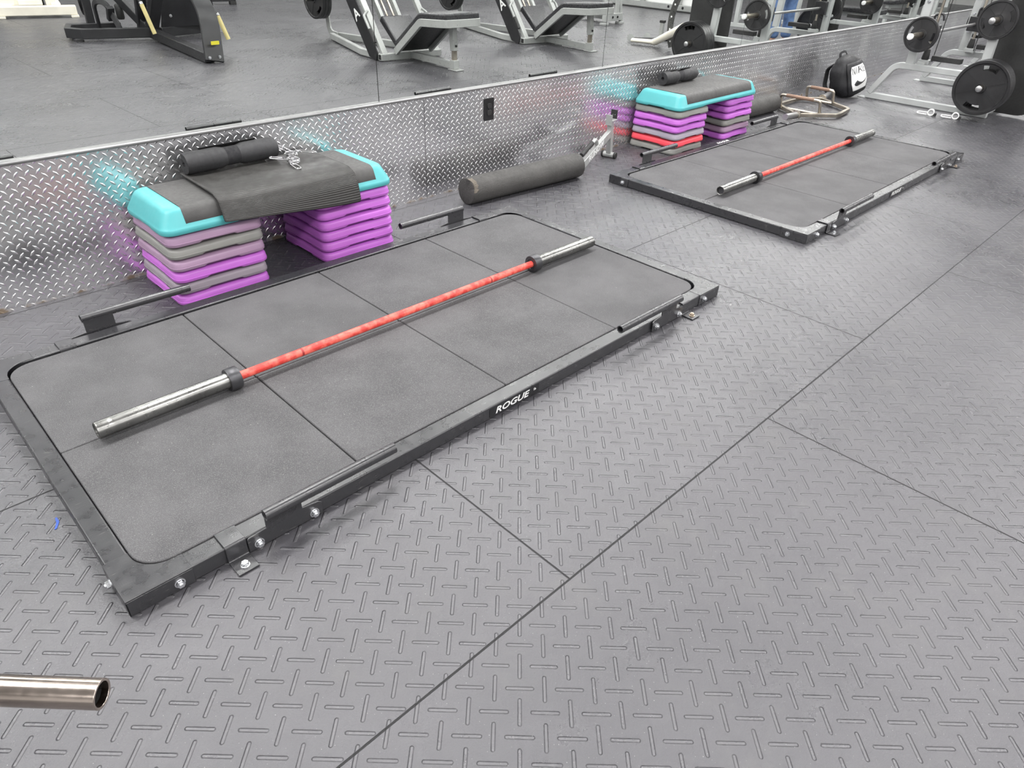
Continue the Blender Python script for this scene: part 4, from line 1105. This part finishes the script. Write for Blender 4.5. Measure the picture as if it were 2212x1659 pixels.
# ------------------------------------------------------------------ person in jeans (only the legs show in the mirror)
def person():
    t = thing('person', 'standing person in blue jeans, legs seen in the mirror behind the smith machine', 'person', (10.35, .02, 0), R(200))
    def skin(name, verts, edges, m, root=0, lev=2):
        me = bpy.data.meshes.new(name); me.from_pydata([v[:3] for v in verts], edges, []); me.materials.append(MT[m])
        o = bpy.data.objects.new(name, me); COL.objects.link(o); o.parent = t
        k = o.modifiers.new('skin', 'SKIN'); k.use_smooth_shade = True
        for i, v in enumerate(verts):
            s = me.skin_vertices[0].data[i]; s.radius = (v[3], v[4] if len(v) > 4 else v[3]); s.use_root = i == root
        sd = o.modifiers.new('sub', 'SUBSURF'); sd.levels = sd.render_levels = lev; return o
    vs = [(0, 0, 1.00, .155, .115), (0, 0, 1.20, .135, .10), (0, -.01, 1.38, .165, .11), (0, 0, 1.50, .07), (0, .02, 1.58, .058), (0, .02, 1.66, .080, .092), (0, .02, 1.75, .075, .09)]
    ed = [(0, 1), (1, 2), (2, 3), (3, 4), (4, 5), (5, 6)]
    for s in (-1, 1):
        n = len(vs); vs += [(s*.19, 0, 1.43, .058), (s*.25, -.02, 1.16, .044), (s*.27, .08, .93, .032), (s*.27, .11, .86, .035, .02)]
        ed += [(2, n), (n, n+1), (n+1, n+2), (n+2, n+3)]
        h = n+3
        for k, (dx, L) in enumerate(((-.028, .075), (-.01, .085), (.009, .08), (.026, .062))):
            n2 = len(vs); bx_, by_ = s*.27, .11
            vs += [(bx_+.3*dx, by_+dx, .81, .010), (bx_+.3*dx-s*.006, by_+dx, .81-L*.5, .009), (bx_+.3*dx-s*.018, by_+dx, .81-L*.9, .008)]
            ed += [(h, n2), (n2, n2+1), (n2+1, n2+2)]
        n2 = len(vs); vs += [(s*.262, .15, .84, .011), (s*.250, .165, .80, .009)]; ed += [(h, n2), (n2, n2+1)]
        n3 = len(vs); vs += [(s*.10, 0, .90, .10, .10), (s*.115, .02, .50, .065), (s*.12, -.01, .12, .045), (s*.125, .03, .05, .045, .04), (s*.135, .17, .035, .042, .028)]
        ed += [(0, n3), (n3, n3+1), (n3+1, n3+2), (n3+2, n3+3), (n3+3, n3+4)]
    body = skin('body', vs, ed, 'skin')
    vs = [(0, 0, 1.02, .165, .125), (0, 0, .96, .17, .13)]; ed = [(0, 1)]
    for s in (-1, 1):
        n = len(vs); vs += [(s*.10, 0, .86, .112, .115), (s*.115, .02, .50, .085), (s*.12, -.005, .28, .075), (s*.12, 0, .10, .078)]; ed += [(1, n), (n, n+1), (n+1, n+2), (n+2, n+3)]
    skin('jeans', vs, ed, 'jeans')
    vs = [(0, 0, .93, .200, .155), (0, 0, 1.2, .160, .122), (0, -.01, 1.38, .178, .122), (0, 0, 1.47, .085)]; ed = [(0, 1), (1, 2), (2, 3)]
    for s in (-1, 1):
        n = len(vs); vs += [(s*.20, 0, 1.42, .070), (s*.245, -.015, 1.22, .060)]; ed += [(2, n), (n, n+1)]
    skin('t_shirt', vs, ed, 'shirt')
    skin('hair', [(0, -.005, 1.70, .078, .09), (0, .0, 1.79, .080, .092)], [(0, 1)], 'hair')
    for s in (-1, 1):
        skin('shoe', [(s*.125, -.03, .055, .055, .05), (s*.128, .08, .045, .052, .042), (s*.138, .19, .038, .048, .034)], [(0, 1), (1, 2)], 'rubber')
        bm = NB(); lathe(bm, [(0, 0), (.012, .002), (.014, .006), (0, .010)], (s*.032, .105, 1.70), (0, 1, 0), 12); fin('eye', bm, 'white', body)
        bm = NB(); tube(bm, [(s*.083, .0, 1.66), (s*.090, -.005, 1.72)], .014, 10); fin('ear', bm, 'skin', body)
    bm = NB(); tube(bm, [(0, .10, 1.70), (0, .128, 1.655)], .013, 10); fin('nose', bm, 'skin', body)
    bm = NB(); tube(bm, [(-.025, .104, 1.615), (.025, .104, 1.615)], .006, 8); fin('mouth', bm, 'skin', body)
person()
